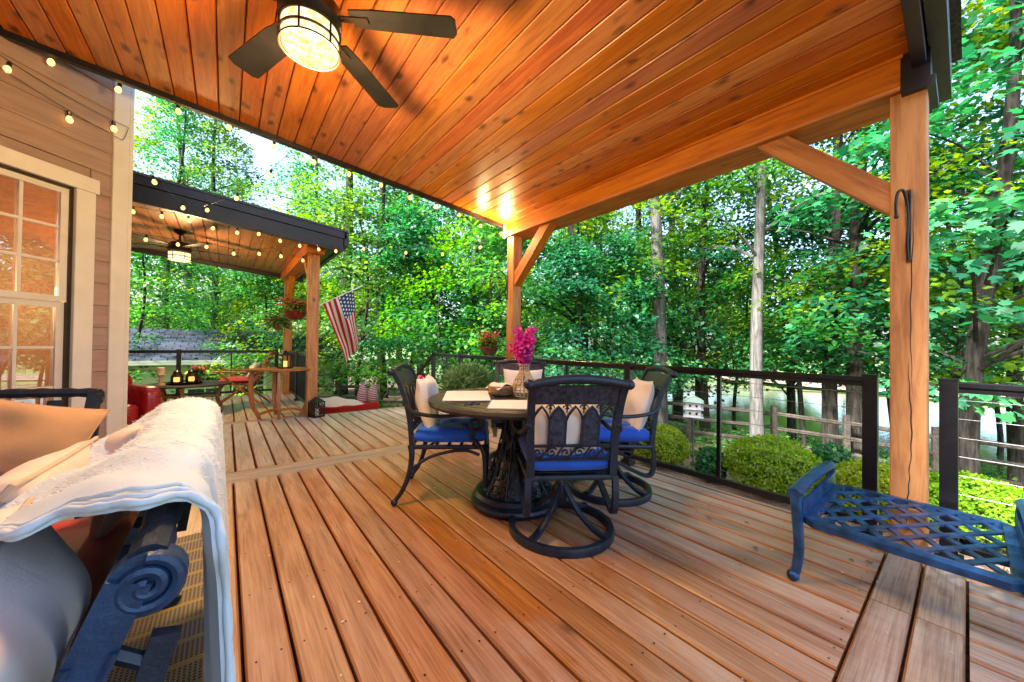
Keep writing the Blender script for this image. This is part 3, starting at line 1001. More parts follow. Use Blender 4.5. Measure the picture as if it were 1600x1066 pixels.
def fan(name, label, loc, ceil_z, r, rot0, mat='lamp', energy=40, n=5):
    t = thing(name, label, 'ceiling fan', loc)
    z = loc[2]
    MB().lathe([(0.07, ceil_z - z), (0.075, ceil_z - z - 0.03), (0.03, ceil_z - z - 0.07), (0.014, ceil_z - z - 0.08), (0.014, 0.10)], 20).build('downrod', 'bronze', t)
    MB().lathe([(0.03, 0.13), (0.10, 0.12), (0.135, 0.08), (0.14, 0.02), (0.12, -0.01), (0.10, -0.02)], 28).build('motor', 'bronze', t)
    for k in range(n):
        a = rot0 + 2 * math.pi * k / n
        ca, sa = math.cos(a), math.sin(a)
        def fn(u, v, w):
            w2 = w + v * 0.16
            return (u * ca - v * sa, u * sa + v * ca, 0.045 + w2)
        pl = [(0.19, -0.055), (0.30, -0.068), (r - 0.02, -0.078), (r, -0.055), (r + 0.004, 0.04), (r - 0.015, 0.075), (0.30, 0.068), (0.19, 0.055)]
        b = MB().prism(pl, -0.004, 0.004, fn).build('blade', 'fan', t, 30)
        MB().prism([(0.10, -0.018), (0.27, -0.022), (0.27, 0.022), (0.10, 0.018)], -0.012, -0.005, fn).build('blade_iron', 'bronze', b, 30)
    # caged drum light
    MB().lathe([(0.0005, -0.145), (0.10, -0.140), (0.122, -0.13), (0.124, -0.03), (0.11, -0.02)], 32).build('lamp_glass', mat, t)
    mb = MB()
    for zz in (-0.132, -0.085, -0.028):
        mb.tube(circle(32, 0.131, (0, 0, zz)), 0.006, 6, True)
    for k in range(6):
        a = 2 * math.pi * k / 6
        mb.tube([(0.131 * math.cos(a), 0.131 * math.sin(a), -0.022), (0.131 * math.cos(a), 0.131 * math.sin(a), -0.136)], 0.005, 6)
    mb.build('lamp_cage', 'bronze', t)
    ld = bpy.data.lights.new('fan_lamp', 'POINT')
    ld.energy = energy
    ld.color = (1.0, 0.63, 0.26)
    ld.shadow_soft_size = 0.16
    lo = bpy.data.objects.new('fan_lamp', ld)
    col.objects.link(lo)
    lo.parent = t
    lo.location = (0, 0, -0.20)
    return t
fan('ceiling_fan', 'bronze ceiling fan with lit glass drum under the main porch ceiling', (0.30, 1.99, 2.655), cz(0.30) - 0.002, 0.70, R(-33), energy=46)

# ------------------------------------------------------------------ second porch
def far_porch():
    p = thing('covered_porch', 'smaller far porch roof with dark fascia beyond the house corner', 'porch', (1.03, 6.17, 0))
    off = Vector((-1.03, -6.17, 0))
    def fz(x):
        return 2.46 + (1.3 - x) * SL
    def slab(x0, x1, y0, y1, dz0, dz1):
        vs = [(x, y, fz(x) + dz) for x in (x0, x1) for y in (y0, y1) for dz in (dz0, dz1)]
        return MB().add([Vector(v) + off for v in vs], [(0, 1, 3, 2), (4, 6, 7, 5), (0, 4, 5, 1), (2, 3, 7, 6), (0, 2, 6, 4), (1, 5, 7, 3)])
    me = None
    for k in range(22):
        xm = 1.24 - 0.1362 * (k + 0.5)
        if me is None:
            W = 0.1325
            mb = MB()
            mb.prism([(-W / 2, -0.009), (-W / 2 + 0.005, -0.016), (W / 2 - 0.005, -0.016), (W / 2, -0.009), (W / 2, 0.008), (-W / 2, 0.008)], -1.72, 1.72, lambda u, v, w: (u, w, v))
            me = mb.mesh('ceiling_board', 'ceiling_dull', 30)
        o = link('ceiling_board', me, p, Vector((xm, 7.58, fz(xm) + 0.10)) + off)
        o.rotation_euler = (0, math.atan(SL), 0)
    slab(-2.2, 1.36, 5.86, 9.34, 0.115, 0.30).build('roof_deck', 'fascia', p, 0)
    slab(-2.2, 1.42, 5.78, 9.40, 0.305, 0.335).build('shingles', 'shingle', p, 0)
    slab(-2.2, 1.36, 5.81, 5.856, 0.0, 0.20).build('rake_board', 'fascia', p, 0)
    slab(-2.2, 1.40, 5.79, 5.835, 0.205, 0.30).build('fascia', 'fascia', p, 0)
    slab(-2.2, 1.36, 9.345, 9.39, 0.0, 0.30).build('fascia', 'fascia', p, 0)
    slab(1.37, 1.43, 5.79, 9.39, 0.10, 0.30).build('gutter', 'fascia', p, 0)
    MB().box(Vector((1.03, 7.6, 2.50)) + off, (0.24, 3.2, 0.16), None, 0.004, 1).build('beam', 'cedary', p)
    for y in (6.17, 8.95):
        MB().box(Vector((1.03, y, 1.21)) + off, (0.145, 0.145, 2.42), None, 0.006, 2).build('post', 'cedar', p)
    for y, s_ in ((6.245, 1), (8.875, -1)):
        w = 0.07 * 1.414
        pl = [(y, 1.95 - w * 0.5), (y, 1.95 + w), (y + s_ * (0.46 - w), 2.42), (y + s_ * (0.46 + w * 0.5), 2.42)]
        MB().prism(pl, 0.98, 1.08, lambda u, v, q: Vector((q, u, v)) + off).build('brace', 'cedar', p, 0)
far_porch()
fan('ceiling_fan', 'dark ceiling fan with glowing lamp under the far porch roof', (-0.55, 7.2, 2.42), 2.73, 0.70, R(10), energy=34)

# ------------------------------------------------------------------ house
def house():
    c = Vector((-0.68, 4.40, 0))
    h = thing('house', 'tan lap siding house corner with white trim and tall grilled window', 'house', c, R(225))
    # local x runs along the angled wall away from the corner (towards the camera side), local y points out to the deck... (-z cross)
    # after rz 225: local x = (-.707,-.707), local y = (.707,-.707)
    exp = 0.175
    W0, W1 = 0.213, 1.36            # window casing, outer edges along local x
    Z0, Z1 = 0.385, 2.345           # casing bottom and top
    cas = 0.115
    cache = {}
    def sid(x0, x1, z0):
        L = round(x1 - x0, 3)
        if L not in cache:
            mb = MB()
            # lap board: thick lower lip
            pr = [(0.0, 0.0), (0.017, 0.0), (0.007, exp + 0.012), (0.0, exp + 0.012)]
            mb.prism(pr, -L / 2, L / 2, lambda u, v, w: (w, u, v))
            cache[L] = mb.mesh('siding_board', 'siding', 30)
        link('siding_board', cache[L], h, ((x0 + x1) / 2, 0.0, z0))
    k = 0
    z = -0.55
    while z < 4.3:
        if z + exp < Z0 + 0.02 or z > Z1 - 0.02:
            sid(0.108, 2.6, z)
        else:
            sid(0.108, W0 + 0.02, z)
            sid(W1 - 0.02, 2.6, z)
        z += exp
    # wall cores around the window opening
    mb = MB()
    for x0, x1, z0, z1 in ((0, W0 + 0.05, -0.6, 4.4), (W1 - 0.05, 2.6, -0.6, 4.4), (W0 + 0.05, W1 - 0.05, -0.6, Z0 + 0.05), (W0 + 0.05, W1 - 0.05, Z1 - 0.05, 4.4)):
        mb.box(((x0 + x1) / 2, -0.055, (z0 + z1) / 2), (x1 - x0 - 0.001, 0.105, z1 - z0 - 0.001))
    mb.build('wall', 'siding', h, 0)
    # corner boards
    MB().box((0.052, 0.012, 1.9), (0.108, 0.030, 5.0), None, 0.003, 2).build('corner_trim', 'trim', h)
    MB().box((-0.017, -0.045, 1.9), (0.030, 0.145, 5.0), None, 0.003, 2).build('corner_trim', 'trim', h)
    # the return walls of the bay and the house
    c2 = Vector((0, -0.06, 0))
    b = MB()
    b.box((-0.005, -0.9, 1.9), (0.012, 1.6, 5.0))
    b.box((2.62, -1.0, 1.9), (0.05, 2.0, 5.0))
    b.build('return_wall', 'siding', h, 0)
    # unseen body of the house, added and sized to keep sun off the deck (local frame turned back to the deck's axes)
    rb = Matrix.Rotation(R(-225), 3, 'Z')
    def wp(x, y, z):
        return rb @ (Vector((x, y, z)) - c)
    for x0, x1, y0, y1 in ((-8.0, -2.56, -7.0, 2.30), (-8.0, -2.35, 5.95, 12.0), (-8.0, -3.5, 2.31, 5.94)):
        mb = MB()
        zt = 4.6
        mb.add([wp(x, y, z) for x in (x0, x1) for y in (y0, y1) for z in (-0.7, zt)], [(0, 1, 3, 2), (4, 6, 7, 5), (0, 4, 5, 1), (2, 3, 7, 6), (0, 2, 6, 4), (1, 5, 7, 3)])
        mb.build('main_shade_wall', 'siding', h, 0)
        xr = (x0 + x1) / 2
        MB().add([wp(x0 - 0.4, y0, zt), wp(x1 + 0.4, y0, zt), wp(xr, y0, zt + 2.6), wp(x0 - 0.4, y1, zt), wp(x1 + 0.4, y1, zt), wp(xr, y1, zt + 2.6)],
                 [(0, 1, 2), (5, 4, 3), (0, 2, 5, 3), (1, 4, 5, 2), (0, 3, 4, 1)]).build('main_shade_roof', 'shingle', h, 0)
    # window
    win = link('window', None, h, (0, 0, 0))
    xm, zm = (W0 + W1) / 2, (Z0 + Z1) / 2
    mb = MB()
    mb.box((W0 + cas / 2, 0.014, (Z0 + Z1 - 0.11) / 2), (cas, 0.034, Z1 - Z0 - 0.111), None, 0.003, 2)
    mb.box((W1 - cas / 2, 0.014, (Z0 + Z1 - 0.11) / 2), (cas, 0.034, Z1 - Z0 - 0.111), None, 0.003, 2)
    mb.box((xm, 0.018, Z1 - 0.055), (W1 - W0 + 0.03, 0.042, 0.11), None, 0.003, 0)
    mb.box((xm, 0.024, Z0 + 0.0), (W1 - W0, 0.05, 0.06), None, 0.003, 0)
    mb.build('window_frame', 'trim', win)
    gx0, gx1, g0, g1 = W0 + cas, W1 - cas, Z0 + 0.03, Z1 - 0.11
    mid = 1.375
    MB().box((gx0 + 0.012, -0.02, (g0 + g1) / 2), (0.022, 0.05, g1 - g0)).box((gx1 - 0.012, -0.02, (g0 + g1) / 2), (0.022, 0.05, g1 - g0)).box(((gx0 + gx1) / 2, -0.02, g1 - 0.010), (gx1 - gx0 - 0.05, 0.048, 0.02)).build('window_liner', 'bronze', win)
    s_ = MB()
    for z0, z1, yy in ((mid, g1 - 0.02, -0.012), (g0, mid, -0.030)):
        for x in (gx0 + 0.045, gx1 - 0.045):
            s_.box((x, yy, (z0 + z1) / 2), (0.042, 0.022, z1 - z0 - 0.002))
        s_.box(((gx0 + gx1) / 2, yy, z0 + 0.022), (gx1 - gx0 - 0.134, 0.022, 0.042))
        s_.box(((gx0 + gx1) / 2, yy, z1 - 0.022), (gx1 - gx0 - 0.134, 0.022, 0.040))
    s_.build('sash', 'sash', win)
    nx, nz = 4, 3
    iw0, iw1 = gx0 + 0.068, gx1 - 0.068
    for z0, z1, yy in ((mid + 0.045, g1 - 0.064, -0.012), (g0 + 0.045, mid - 0.044, -0.030)):
        for i in range(1, nx):
            x = iw0 + (iw1 - iw0) * i / nx
            MB().box((x, yy, (z0 + z1) / 2), (0.018, 0.014, z1 - z0)).build('muntin', 'sash', win, 0)
        for j in range(1, nz):
            z = z0 + (z1 - z0) * j / nz
            MB().box(((iw0 + iw1) / 2, yy - 0.001, z), (iw1 - iw0, 0.013, 0.018)).build('muntin', 'sash', win, 0)
        for i in range(nx):
            for j in range(nz):
                xa, xb = iw0 + (iw1 - iw0) * i / nx, iw0 + (iw1 - iw0) * (i + 1) / nx
                za, zb = z0 + (z1 - z0) * j / nz, z0 + (z1 - z0) * (j + 1) / nz
                MB().box(((xa + xb) / 2, yy - 0.011, (za + zb) / 2), (xb - xa - 0.001, 0.004, zb - za - 0.001)).build('pane', 'glass', win, 0)
    # a room behind the glass
    r = MB()
    r.box((1.2, -1.55, 1.2), (2.5, 0.05, 3.2)).box((1.2, -0.85, -0.1), (2.5, 1.4, 0.05)).box((1.2, -0.85, 2.6), (2.5, 1.4, 0.05))
    r.build('room', 'room', h, 0)
    sh = MB()
    for i, z in enumerate((0.5, 0.95, 1.4, 1.85)):
        sh.box((1.1, -1.42, z), (1.3, 0.2, 0.03))
    sh.box((0.45, -1.42, 1.1), (0.04, 0.2, 1.6)).box((1.75, -1.42, 1.1), (0.04, 0.2, 1.6))
    sh.build('bookcase', 'pale_wood', h, 0)
    lp = link('table_lamp', None, h, (1.0, -1.0, 1.25))
    MB().lathe([(0.11, 0.0), (0.07, 0.16)], 20, (0, 0, 0), cap=False).build('lamp_shade', 'lamp', lp)
    MB().lathe([(0.06, -0.30), (0.05, -0.25), (0.015, -0.2), (0.015, 0.02)], 14).build('lamp_base', 'bronze', lp)
    ld = bpy.data.lights.new('room_lamp', 'POINT')
    ld.energy = 26
    ld.color = (1.0, 0.6, 0.25)
    ld.shadow_soft_size = 0.08
    lo = bpy.data.objects.new('room_lamp', ld)
    col.objects.link(lo)
    lo.parent = lp
    lo.location = (0, 0, 0.25)
house()

# ------------------------------------------------------------------ railings
def railing(name, label, pts, posts, mids, base_pt, zt=0.945, ncab=8, balusters=False):
    """pts: two ends along the line; posts and mids: distances along it"""
    a, b = Vector(pts[0]), Vector(pts[1])
    d = (b - a).normalized()
    t = thing(name, label, 'railing', a)
    L = (b - a).length
    rz = math.atan2(d.y, d.x)
    def P(s_, z):
        return d * s_ + Vector((0, 0, z))
    for s_ in posts:
        mb = MB()
        rot = Matrix.Rotation(rz, 3, 'Z')
        mb.box(P(s_, zt / 2), (0.064, 0.064, zt), rot, 0.003, 2)
        mb.box(P(s_, zt + 0.004), (0.070, 0.070, 0.010), rot)
        o = mb.build('post', 'black', t)
        MB().box(P(s_, 0.02), (0.10, 0.10, 0.036), rot, 0.004, 2).build('post_base', 'black', o)
    for s0, s1 in zip(posts[:-1], posts[1:]):
        s0, s1 = s0 + 0.033, s1 - 0.033
        mb = MB()
        mb.beam(P(s0, zt - 0.022), P(s1, zt - 0.022), 0.052, 0.032, ch=0.006)
        mb.beam(P(s0, zt - 0.050), P(s1, zt - 0.050), 0.030, 0.024)
        mb.build('top_rail', 'black', t)
        MB().beam(P(s0, 0.085), P(s1, 0.085), 0.036, 0.044, ch=0.004).build('bottom_rail', 'black', t)
        if balusters:
            for k in range(1, int((s1 - s0) / 0.11)):
                s_ = s0 + 0.11 * k
                MB().beam(P(s_, 0.108), P(s_, zt - 0.06), 0.018, 0.018, up=(1, 0, 0)).build('baluster', 'black', t, 0)
            continue
        for m_ in mids:
            if s0 + 0.1 < m_ < s1 - 0.1:
                MB().beam(P(m_, 0.108), P(m_, zt - 0.063), 0.026, 0.026, up=(d.x, d.y, 0)).build('baluster', 'black', t, 0)
        for c in range(ncab):
            z = 0.108 + (zt - 0.17) * (c + 0.6) / ncab
            MB().tube([P(s0, z), P(s1, z)], 0.0017, 5).build('cable', 'steel', t)
    return t
RX = 2.975
railing('deck_railing', 'long black cable railing along the deck edge behind the dining table', ((RX, 0.355, 0), (RX, 6.05, 0)), [0.0, 1.625, 3.17, 4.73, 5.69], [0.83, 2.4, 3.85, 5.2], None)
railing('deck_railing', 'short black cable railing at the open end beside the near cedar post', ((RX, 0.062, 0), (RX, -2.15, 0)), [0.0, 1.9], [0.95], None)
railing('deck_railing', 'black cable railing at the far end of the far porch', ((-2.3, 9.2, 0), (0.86, 9.2, 0)), [0.0, 1.62, 3.16], [0.8, 2.4], None, 0.93, 6)
railing('deck_railing', 'black picket railing beside the far porch post', ((1.08, 9.12, 0), (1.08, 6.6, 0)), [0.0, 1.25, 2.4], [], None, 0.93, 6, True)
def stair_rail():
    t = thing('stair_handrail', 'sloping black handrail going down the deck steps', 'handrail', (RX, 6.08, 0))
    MB().beam((0, 0.0, 0.90), (0, 1.25, 0.12), 0.05, 0.04).build('rail', 'black', t)
    MB().beam((0, 0.0, 0.12), (0, 1.2, -0.62), 0.04, 0.04).build('lower_rail', 'black', t)
    MB().box((0, 1.28, -0.25), (0.064, 0.064, 0.86)).build('post', 'black', t)
stair_rail()

# ------------------------------------------------------------------ dining set
def arch_panel(mb, fn, solid_t=0.010):
    """openwork chair back in (u across, v up): top panel, pierced band, pointed arches, scroll band. fn maps (u, v, w)"""
    T = 0.014
    def bar(pts, w=0.010, t=T):
        prof = [(-w / 2, -t / 2), (w / 2, -t / 2), (w / 2, t / 2), (-w / 2, t / 2)]
        P = [Vector(fn(u, v, 0)) for u, v in pts]
        up = Vector(fn(0, 0, 1)) - Vector(fn(0, 0, 0))
        mb.sweep(P, prof, up)
    return bar

def chair_parts(t, swivel):
    """t faces +y, seat top frame at z .40"""
    hw = 0.238
    def back(u, v, w=0):
        """back surface: v 0 (seat) to 1 (top), rakes and rolls backward"""
        z = 0.40 + 0.51 * v
        y = -0.245 - 0.035 * v - 0.095 * v ** 3
        n = Vector((0, -1.0, -0.25 - 0.6 * v)).normalized()
        return Vector((u, y, z)) + n * w
    # side stiles
    for s_ in (-1, 1):
        pts = [back(s_ * (hw - 0.015 * (1 - i / 12)), i / 12) for i in range(13)]
        MB().sweep(pts, [(-0.014, -0.02), (0.014, -0.02), (0.014, 0.02), (-0.014, 0.02)], (1, 0, 0)).build('back_stile', 'cast', t)
    # rolled top rail, bowed up in the middle, with ball ends
    pts = [back(hw * 1.03 * (-1 + 2 * i / 16), 1.0) + Vector((0, -0.012, 0.028 * (1 - (-1 + 2 * i / 16) ** 2) - 0.004)) for i in range(17)]
    mb = MB().tube(pts, [0.021 + 0.003 * (1 - (-1 + 2 * i / 16) ** 2) for i in range(17)], 12)
    for s_ in (0, -1):
        mb.ball(pts[s_] + Vector((0.012 if s_ else -0.012, 0, 0)), 0.026, 12)
    mb.build('top_rail', 'cast', t)
    # embossed panel under it
    P = [[back(u, v) for u in np.linspace(-hw + 0.012, hw - 0.012, 9)] for v in np.linspace(0.80, 0.985, 5)]
    MB().grid(P, 0.009).build('back_panel', 'cast_panel', t)
    bars = MB()
    bar = arch_panel(bars, back)
    bar([(u, 0.795) for u in np.linspace(-hw, hw, 7)], 0.012)
    # pierced band: little heart scrolls between the arch heads
    na = 5
    aw = (2 * hw - 0.03) / na
    for k in range(na):
        uc = -hw + 0.015 + aw * (k + 0.5)
        a0, a1 = uc - aw / 2, uc + aw / 2
        arch = [(a0, 0.33), (a0, 0.60), (a0 + aw * 0.12, 0.665), (a0 + aw * 0.3, 0.715), (uc, 0.755), (a1 - aw * 0.3, 0.715), (a1 - aw * 0.12, 0.665), (a1, 0.60), (a1, 0.33)]
        bar(arch, 0.011)
        if k in (1, 3):
            body = [p for p in arch]
            mbp = MB().prism([(u, v) for u, v in body], -0.004, 0.004, lambda u, v, w: back(u, v, w))
            mbp.build('arch_panel', 'cast_panel', t, 30)
        # spandrel scrolls
        for uu in ((a0,) if k else ()):
            for sg in (-1, 1):
                sp = [(uu + sg * (0.006 + 0.016 * r_ * math.cos(a)), 0.745 + 0.032 * r_ * math.sin(a)) for a, r_ in ((x * 0.7, 1.0 - x * 0.09) for x in range(9))]
                bar(sp, 0.005, 0.010)
            bar([(uu, 0.69), (uu, 0.79)], 0.005, 0.010)
    # scroll band near the bottom
    bar([(u, 0.33) for u in np.linspace(-hw, hw, 7)], 0.011)
    bar([(u, 0.185) for u in np.linspace(-hw, hw, 7)], 0.012)
    for k in range(6):
        uc = -hw + 0.05 + (2 * hw - 0.1) * k / 5
        sg = 1 if k % 2 else -1
        bar([(uc + 0.032 * (1 - i * 0.055) * math.cos(sg * i * 0.55 + 0.6), 0.257 + 0.060 * (1 - i * 0.055) * math.sin(sg * i * 0.55 + 0.6)) for i in range(16)], 0.006, 0.011)
        if k < 5:
            um = uc + (2 * hw - 0.1) / 10
            bar([(um - 0.02, 0.20), (um - 0.006, 0.235), (um + 0.008, 0.28), (um + 0.02, 0.318)], 0.006, 0.011)
    bars.build('back_tracery', 'cast', t)
    # seat frame
    fr = MB()
    fr.tube([(-hw, -0.25, 0.395), (-hw, 0.235, 0.395), (-hw + 0.03, 0.262, 0.395), (hw - 0.03, 0.262, 0.395), (hw, 0.235, 0.395), (hw, -0.25, 0.395)], 0.016, 8, True)
    for k in range(1, 6):
        y = -0.25 + 0.085 * k
        fr.box((0, y, 0.398), (2 * hw - 0.02, 0.022, 0.006))
    fr.build('seat_frame', 'cast', t)
    # arms: sweep forward, end in a curl, drop to the seat
    for s_ in (-1, 1):
        x = s_ * (hw + 0.012)
        pts = smoothpath([(s_ * hw, -0.30, 0.69), (x + s_ * 0.02, -0.22, 0.635), (x + s_ * 0.03, -0.05, 0.612), (x + s_ * 0.03, 0.10, 0.625), (x + s_ * 0.02, 0.19, 0.618)], 5)
        pts += spiral((x + s_ * 0.02, 0.19, 0.560), 0.058, 0.022, 1.25, 20, (0, 0, 1), (0, 1, 0))
        ar = MB().sweep(pts, [(-0.013, -0.009), (0.013, -0.009), (0.016, 0.002), (0.0, 0.011), (-0.016, 0.002)], (s_, 0.0, 0.15)) if False else MB().tube(pts, [0.014] * (len(pts) - 12) + [0.013] * 12, 8)
        ar.tube(smoothpath([(x + s_ * 0.02, 0.185, 0.50), (x + s_ * 0.015, 0.165, 0.47), (x, 0.20, 0.43), (x - s_ * 0.01, 0.23, 0.395)], 5), 0.013, 8)
        ar.build('arm', 'cast', t)
    if swivel:
        for s_ in (-1, 1):
            x = s_ * hw
            pts = smoothpath([(x, -0.25, 0.40), (x, -0.258, 0.30), (x, -0.245, 0.215), (x, -0.20, 0.195), (x, -0.10, 0.235), (x, 0.06, 0.315), (x, 0.22, 0.385)], 6)
            MB().sweep(pts, [(-0.012, -0.016), (0.012, -0.016), (0.012, 0.016), (-0.012, 0.016)], (1, 0, 0)).build('side_bracket', 'cast', t)
        pl = MB()
        pl.box((0, 0.0, 0.345), (0.40, 0.26, 0.02), None, 0.004, 0).box((0, 0.0, 0.368), (0.18, 0.16, 0.03))
        pl.tube([(-hw, -0.10, 0.33), (-0.16, -0.05, 0.345)], 0.012, 6).tube([(hw, -0.10, 0.33), (0.16, -0.05, 0.345)], 0.012, 6)
        pl.build('rocker_plate', 'black', t)
        MB().lathe([(0.026, 0.335), (0.026, 0.315), (0.020, 0.31), (0.020, 0.27)], 16).build('spindle', 'steel', t)
        MB().lathe([(0.030, 0.285), (0.034, 0.26), (0.036, 0.17), (0.030, 0.155)], 14).build('hub', 'cast', t)
        for k in range(4):
            a = math.pi / 4 + k * math.pi / 2
            ca, sa = math.cos(a), math.sin(a)
            pts = smoothpath([(0.022 * ca, 0.022 * sa, 0.265), (0.05 * ca, 0.05 * sa, 0.225), (0.13 * ca, 0.13 * sa, 0.125), (0.23 * ca, 0.23 * sa, 0.062), (0.298 * ca, 0.298 * sa, 0.046)], 5)
            MB().sweep(pts, [(-0.019, -0.010), (-0.008, -0.014), (0.008, -0.014), (0.019, -0.010), (0.019, 0.008), (0.008, 0.013), (-0.008, 0.013), (-0.019, 0.008)], (0, 0, 1), scale=[1.15 - 0.25 * math.sin(math.pi * i / 20) for i in range(21)]).build('spider_leg', 'cast', t)
        MB().sweep(circle(48, 0.295, (0, 0, 0.024)), [(-0.018, -0.023), (0.018, -0.023), (0.020, 0.0), (0.014, 0.020), (-0.014, 0.020), (-0.020, 0.0)], (0, 0, 1), True).build('swivel_ring', 'cast', t)
    else:
        for sx in (-1, 1):
            x = sx * hw
            for front in (0, 1):
                if front:
                    pts = smoothpath([(x, 0.235, 0.40), (x * 1.02, 0.255, 0.34), (x * 1.02, 0.262, 0.22), (x * 1.02, 0.258, 0.10), (x * 1.03, 0.275, 0.035)], 6)
                else:
                    pts = smoothpath([(x, -0.25, 0.41), (x * 1.02, -0.24, 0.34), (x * 1.03, -0.255, 0.22), (x * 1.04, -0.295, 0.11), (x * 1.05, -0.345, 0.035)], 6)
                rr = [0.022 - 0.008 * i / (len(pts) - 1) for i in range(len(pts))]
                MB().tube(pts, rr, 10).ball(pts[-1] + Vector((0, 0.006 if front else -0.006, -0.010)), 0.024, 10).build('leg', 'cast', t)
            st = smoothpath([(x * 1.02, -0.25, 0.235), (x, -0.14, 0.315), (x, 0.0, 0.36), (x, 0.13, 0.37), (x, 0.22, 0.34)], 5)
            MB().tube(st, 0.011, 8).build('stretcher', 'cast', t)

def dining_chair(label, loc, ang, swivel, proto=None):
    """ang: direction the chair faces, degrees from +X"""
    rz = R(ang - 90)
    if proto is not None:
        return clone(proto, loc, rz, label, 'dining chairs around the round table')
    t = thing('dining_chair', label, 'chair', loc, rz, 'dining chairs around the round table')
    chair_parts(t, swivel)
    return t

TC = (1.62, 1.98)
def on_chair(loc, ang, x, y, z):
    a = R(ang - 90)
    return (loc[0] + x * math.cos(a) - y * math.sin(a), loc[1] + x * math.sin(a) + y * math.cos(a), z)

SEATS = [
    ('front', (1.60, 1.525, 0), 57, True, 'black cast swivel chair in front with its arched back to the viewer'),
    ('left', (1.345, 2.41, 0), -36, False, 'black cast armchair on four curved legs at the table, beside the far deck boards'),
    ('right', (2.33, 1.72, 0), 140, True, 'black cast swivel chair seen side-on beside the deck railing'),
    ('far', (2.19, 2.63, 0), 231, True, 'black cast chair on the far side of the table, mostly hidden'),
]
WORDS = {'front': 'front swivel chair', 'left': 'four legged armchair', 'right': 'swivel chair by the railing', 'far': 'far side chair'}
proto = None
for key, loc, ang, sw, lab in SEATS:
    if sw and proto is not None:
        dining_chair(lab, loc, ang, sw, proto)
    else:
        c_ = dining_chair(lab, loc, ang, sw)
        if sw:
            proto = c_
    me = cushion_mesh(0.475, 0.51, 0.115, len(key), 0.034, 30)
    q = me.build('seat_cushion', 'blue_f', None, 60)
    q.location = on_chair(loc, ang, 0, 0.015, 0.408)
    q.rotation_euler = (0, 0, R(ang - 90))
    tag(q, 'royal blue tufted seat cushion on the ' + WORDS[key], 'cushion', 'blue cushions on the dining chairs')
    px_, py_ = (-0.03, -0.155) if key != 'left' else (0.0, -0.125)
    pw = 0.40
    pillow('throw_pillow', 'white linen throw pillow leaning in the ' + WORDS[key], on_chair(loc, ang, px_, py_, 0.47), (R(14), 0, R(ang - 90)), pw, 0.40 if key != 'front' else 0.34, 0.14, 'white_f', len(key) * 3, None, 'white pillows on the dining chairs')

def dining_table():
    t = thing('dining_table', 'round dark cast metal table with flared openwork pedestal', 'table', (TC[0], TC[1], 0))
    MB().lathe([(0.0005, 0.728), (0.52, 0.730), (0.545, 0.737), (0.585, 0.737), (0.605, 0.728), (0.612, 0.712), (0.605, 0.696), (0.585, 0.690), (0.55, 0.688), (0.54, 0.700), (0.0005, 0.702)], 72, cap=False).build('table_top', 'cast_table', t)
    # raised rings and leaf scrolls cast in the top
    mb = MB()
    for r_ in (0.16, 0.315, 0.515):
        mb.tube(circle(64, r_, (0, 0, 0.729)), 0.0045, 6, True)
    for k in range(8):
        a = 2 * math.pi * k / 8
        mb.tube([(0.165 * math.cos(a), 0.165 * math.sin(a), 0.729), (0.51 * math.cos(a), 0.51 * math.sin(a), 0.729)], 0.004, 6)
    mb.build('cast_rings', 'cast', t)
    sc = MB()
    for k in range(16):
        a = 2 * math.pi * (k + 0.5) / 16
        for rr, w in ((0.40, 0.045), (0.455, 0.035), (0.24, 0.04)):
            c = (rr * math.cos(a), rr * math.sin(a), 0.7325)
            sg = 1 if k % 2 else -1
            sc.tube(spiral(c, w, 0.008, 1.4 * sg, 14, (math.cos(a), math.sin(a), 0), (-math.sin(a), math.cos(a), 0)), 0.003, 4)
    sc.build('scrollwork', 'cast', t)['kind'] = 'stuff'
    # pedestal: solid liner with tracery outside
    prof = [(0.10, 0.69), (0.095, 0.60), (0.10, 0.50), (0.125, 0.38), (0.17, 0.25), (0.225, 0.14), (0.255, 0.09)]
    MB().lathe([(r_ - 0.012, z) for r_, z in prof], 40).build('pedestal', 'black', t)
    def ped(a, f):
        i = min(int(f * 6), 5)
        q = f * 6 - i
        r_ = prof[i][0] * (1 - q) + prof[i + 1][0] * q
        z = prof[i][1] * (1 - q) + prof[i + 1][1] * q
        return Vector((r_ * math.cos(a), r_ * math.sin(a), z))
    tr = MB()
    for k in range(10):
        a = 2 * math.pi * k / 10
        tr.tube([ped(a, f) for f in np.linspace(0, 1, 10)], 0.006, 5)
        for f0, sz in ((0.35, 0.10), (0.52, 0.13), (0.68, 0.16), (0.83, 0.18), (0.94, 0.16)):
            for sg in (-1, 1):
                am = a + 0.314 * (0.55 if sg > 0 else 1.45)
                tr.tube([ped(am + sg * sz * (1 - i * 0.07) * math.cos(i * 0.75), min(1, max(0, f0 + 0.075 * (1 - i * 0.07) * math.sin(i * 0.75)))) for i in range(11)], 0.0045, 4)
    tr.build('pedestal_tracery', 'cast', t)
    MB().lathe([(0.25, 0.105), (0.275, 0.10), (0.292, 0.08), (0.286, 0.06), (0.305, 0.052), (0.312, 0.035), (0.305, 0.012), (0.29, 0.0), (0.20, 0.0)], 56).build('base_ring', 'cast', t)
    return t
dining_table()

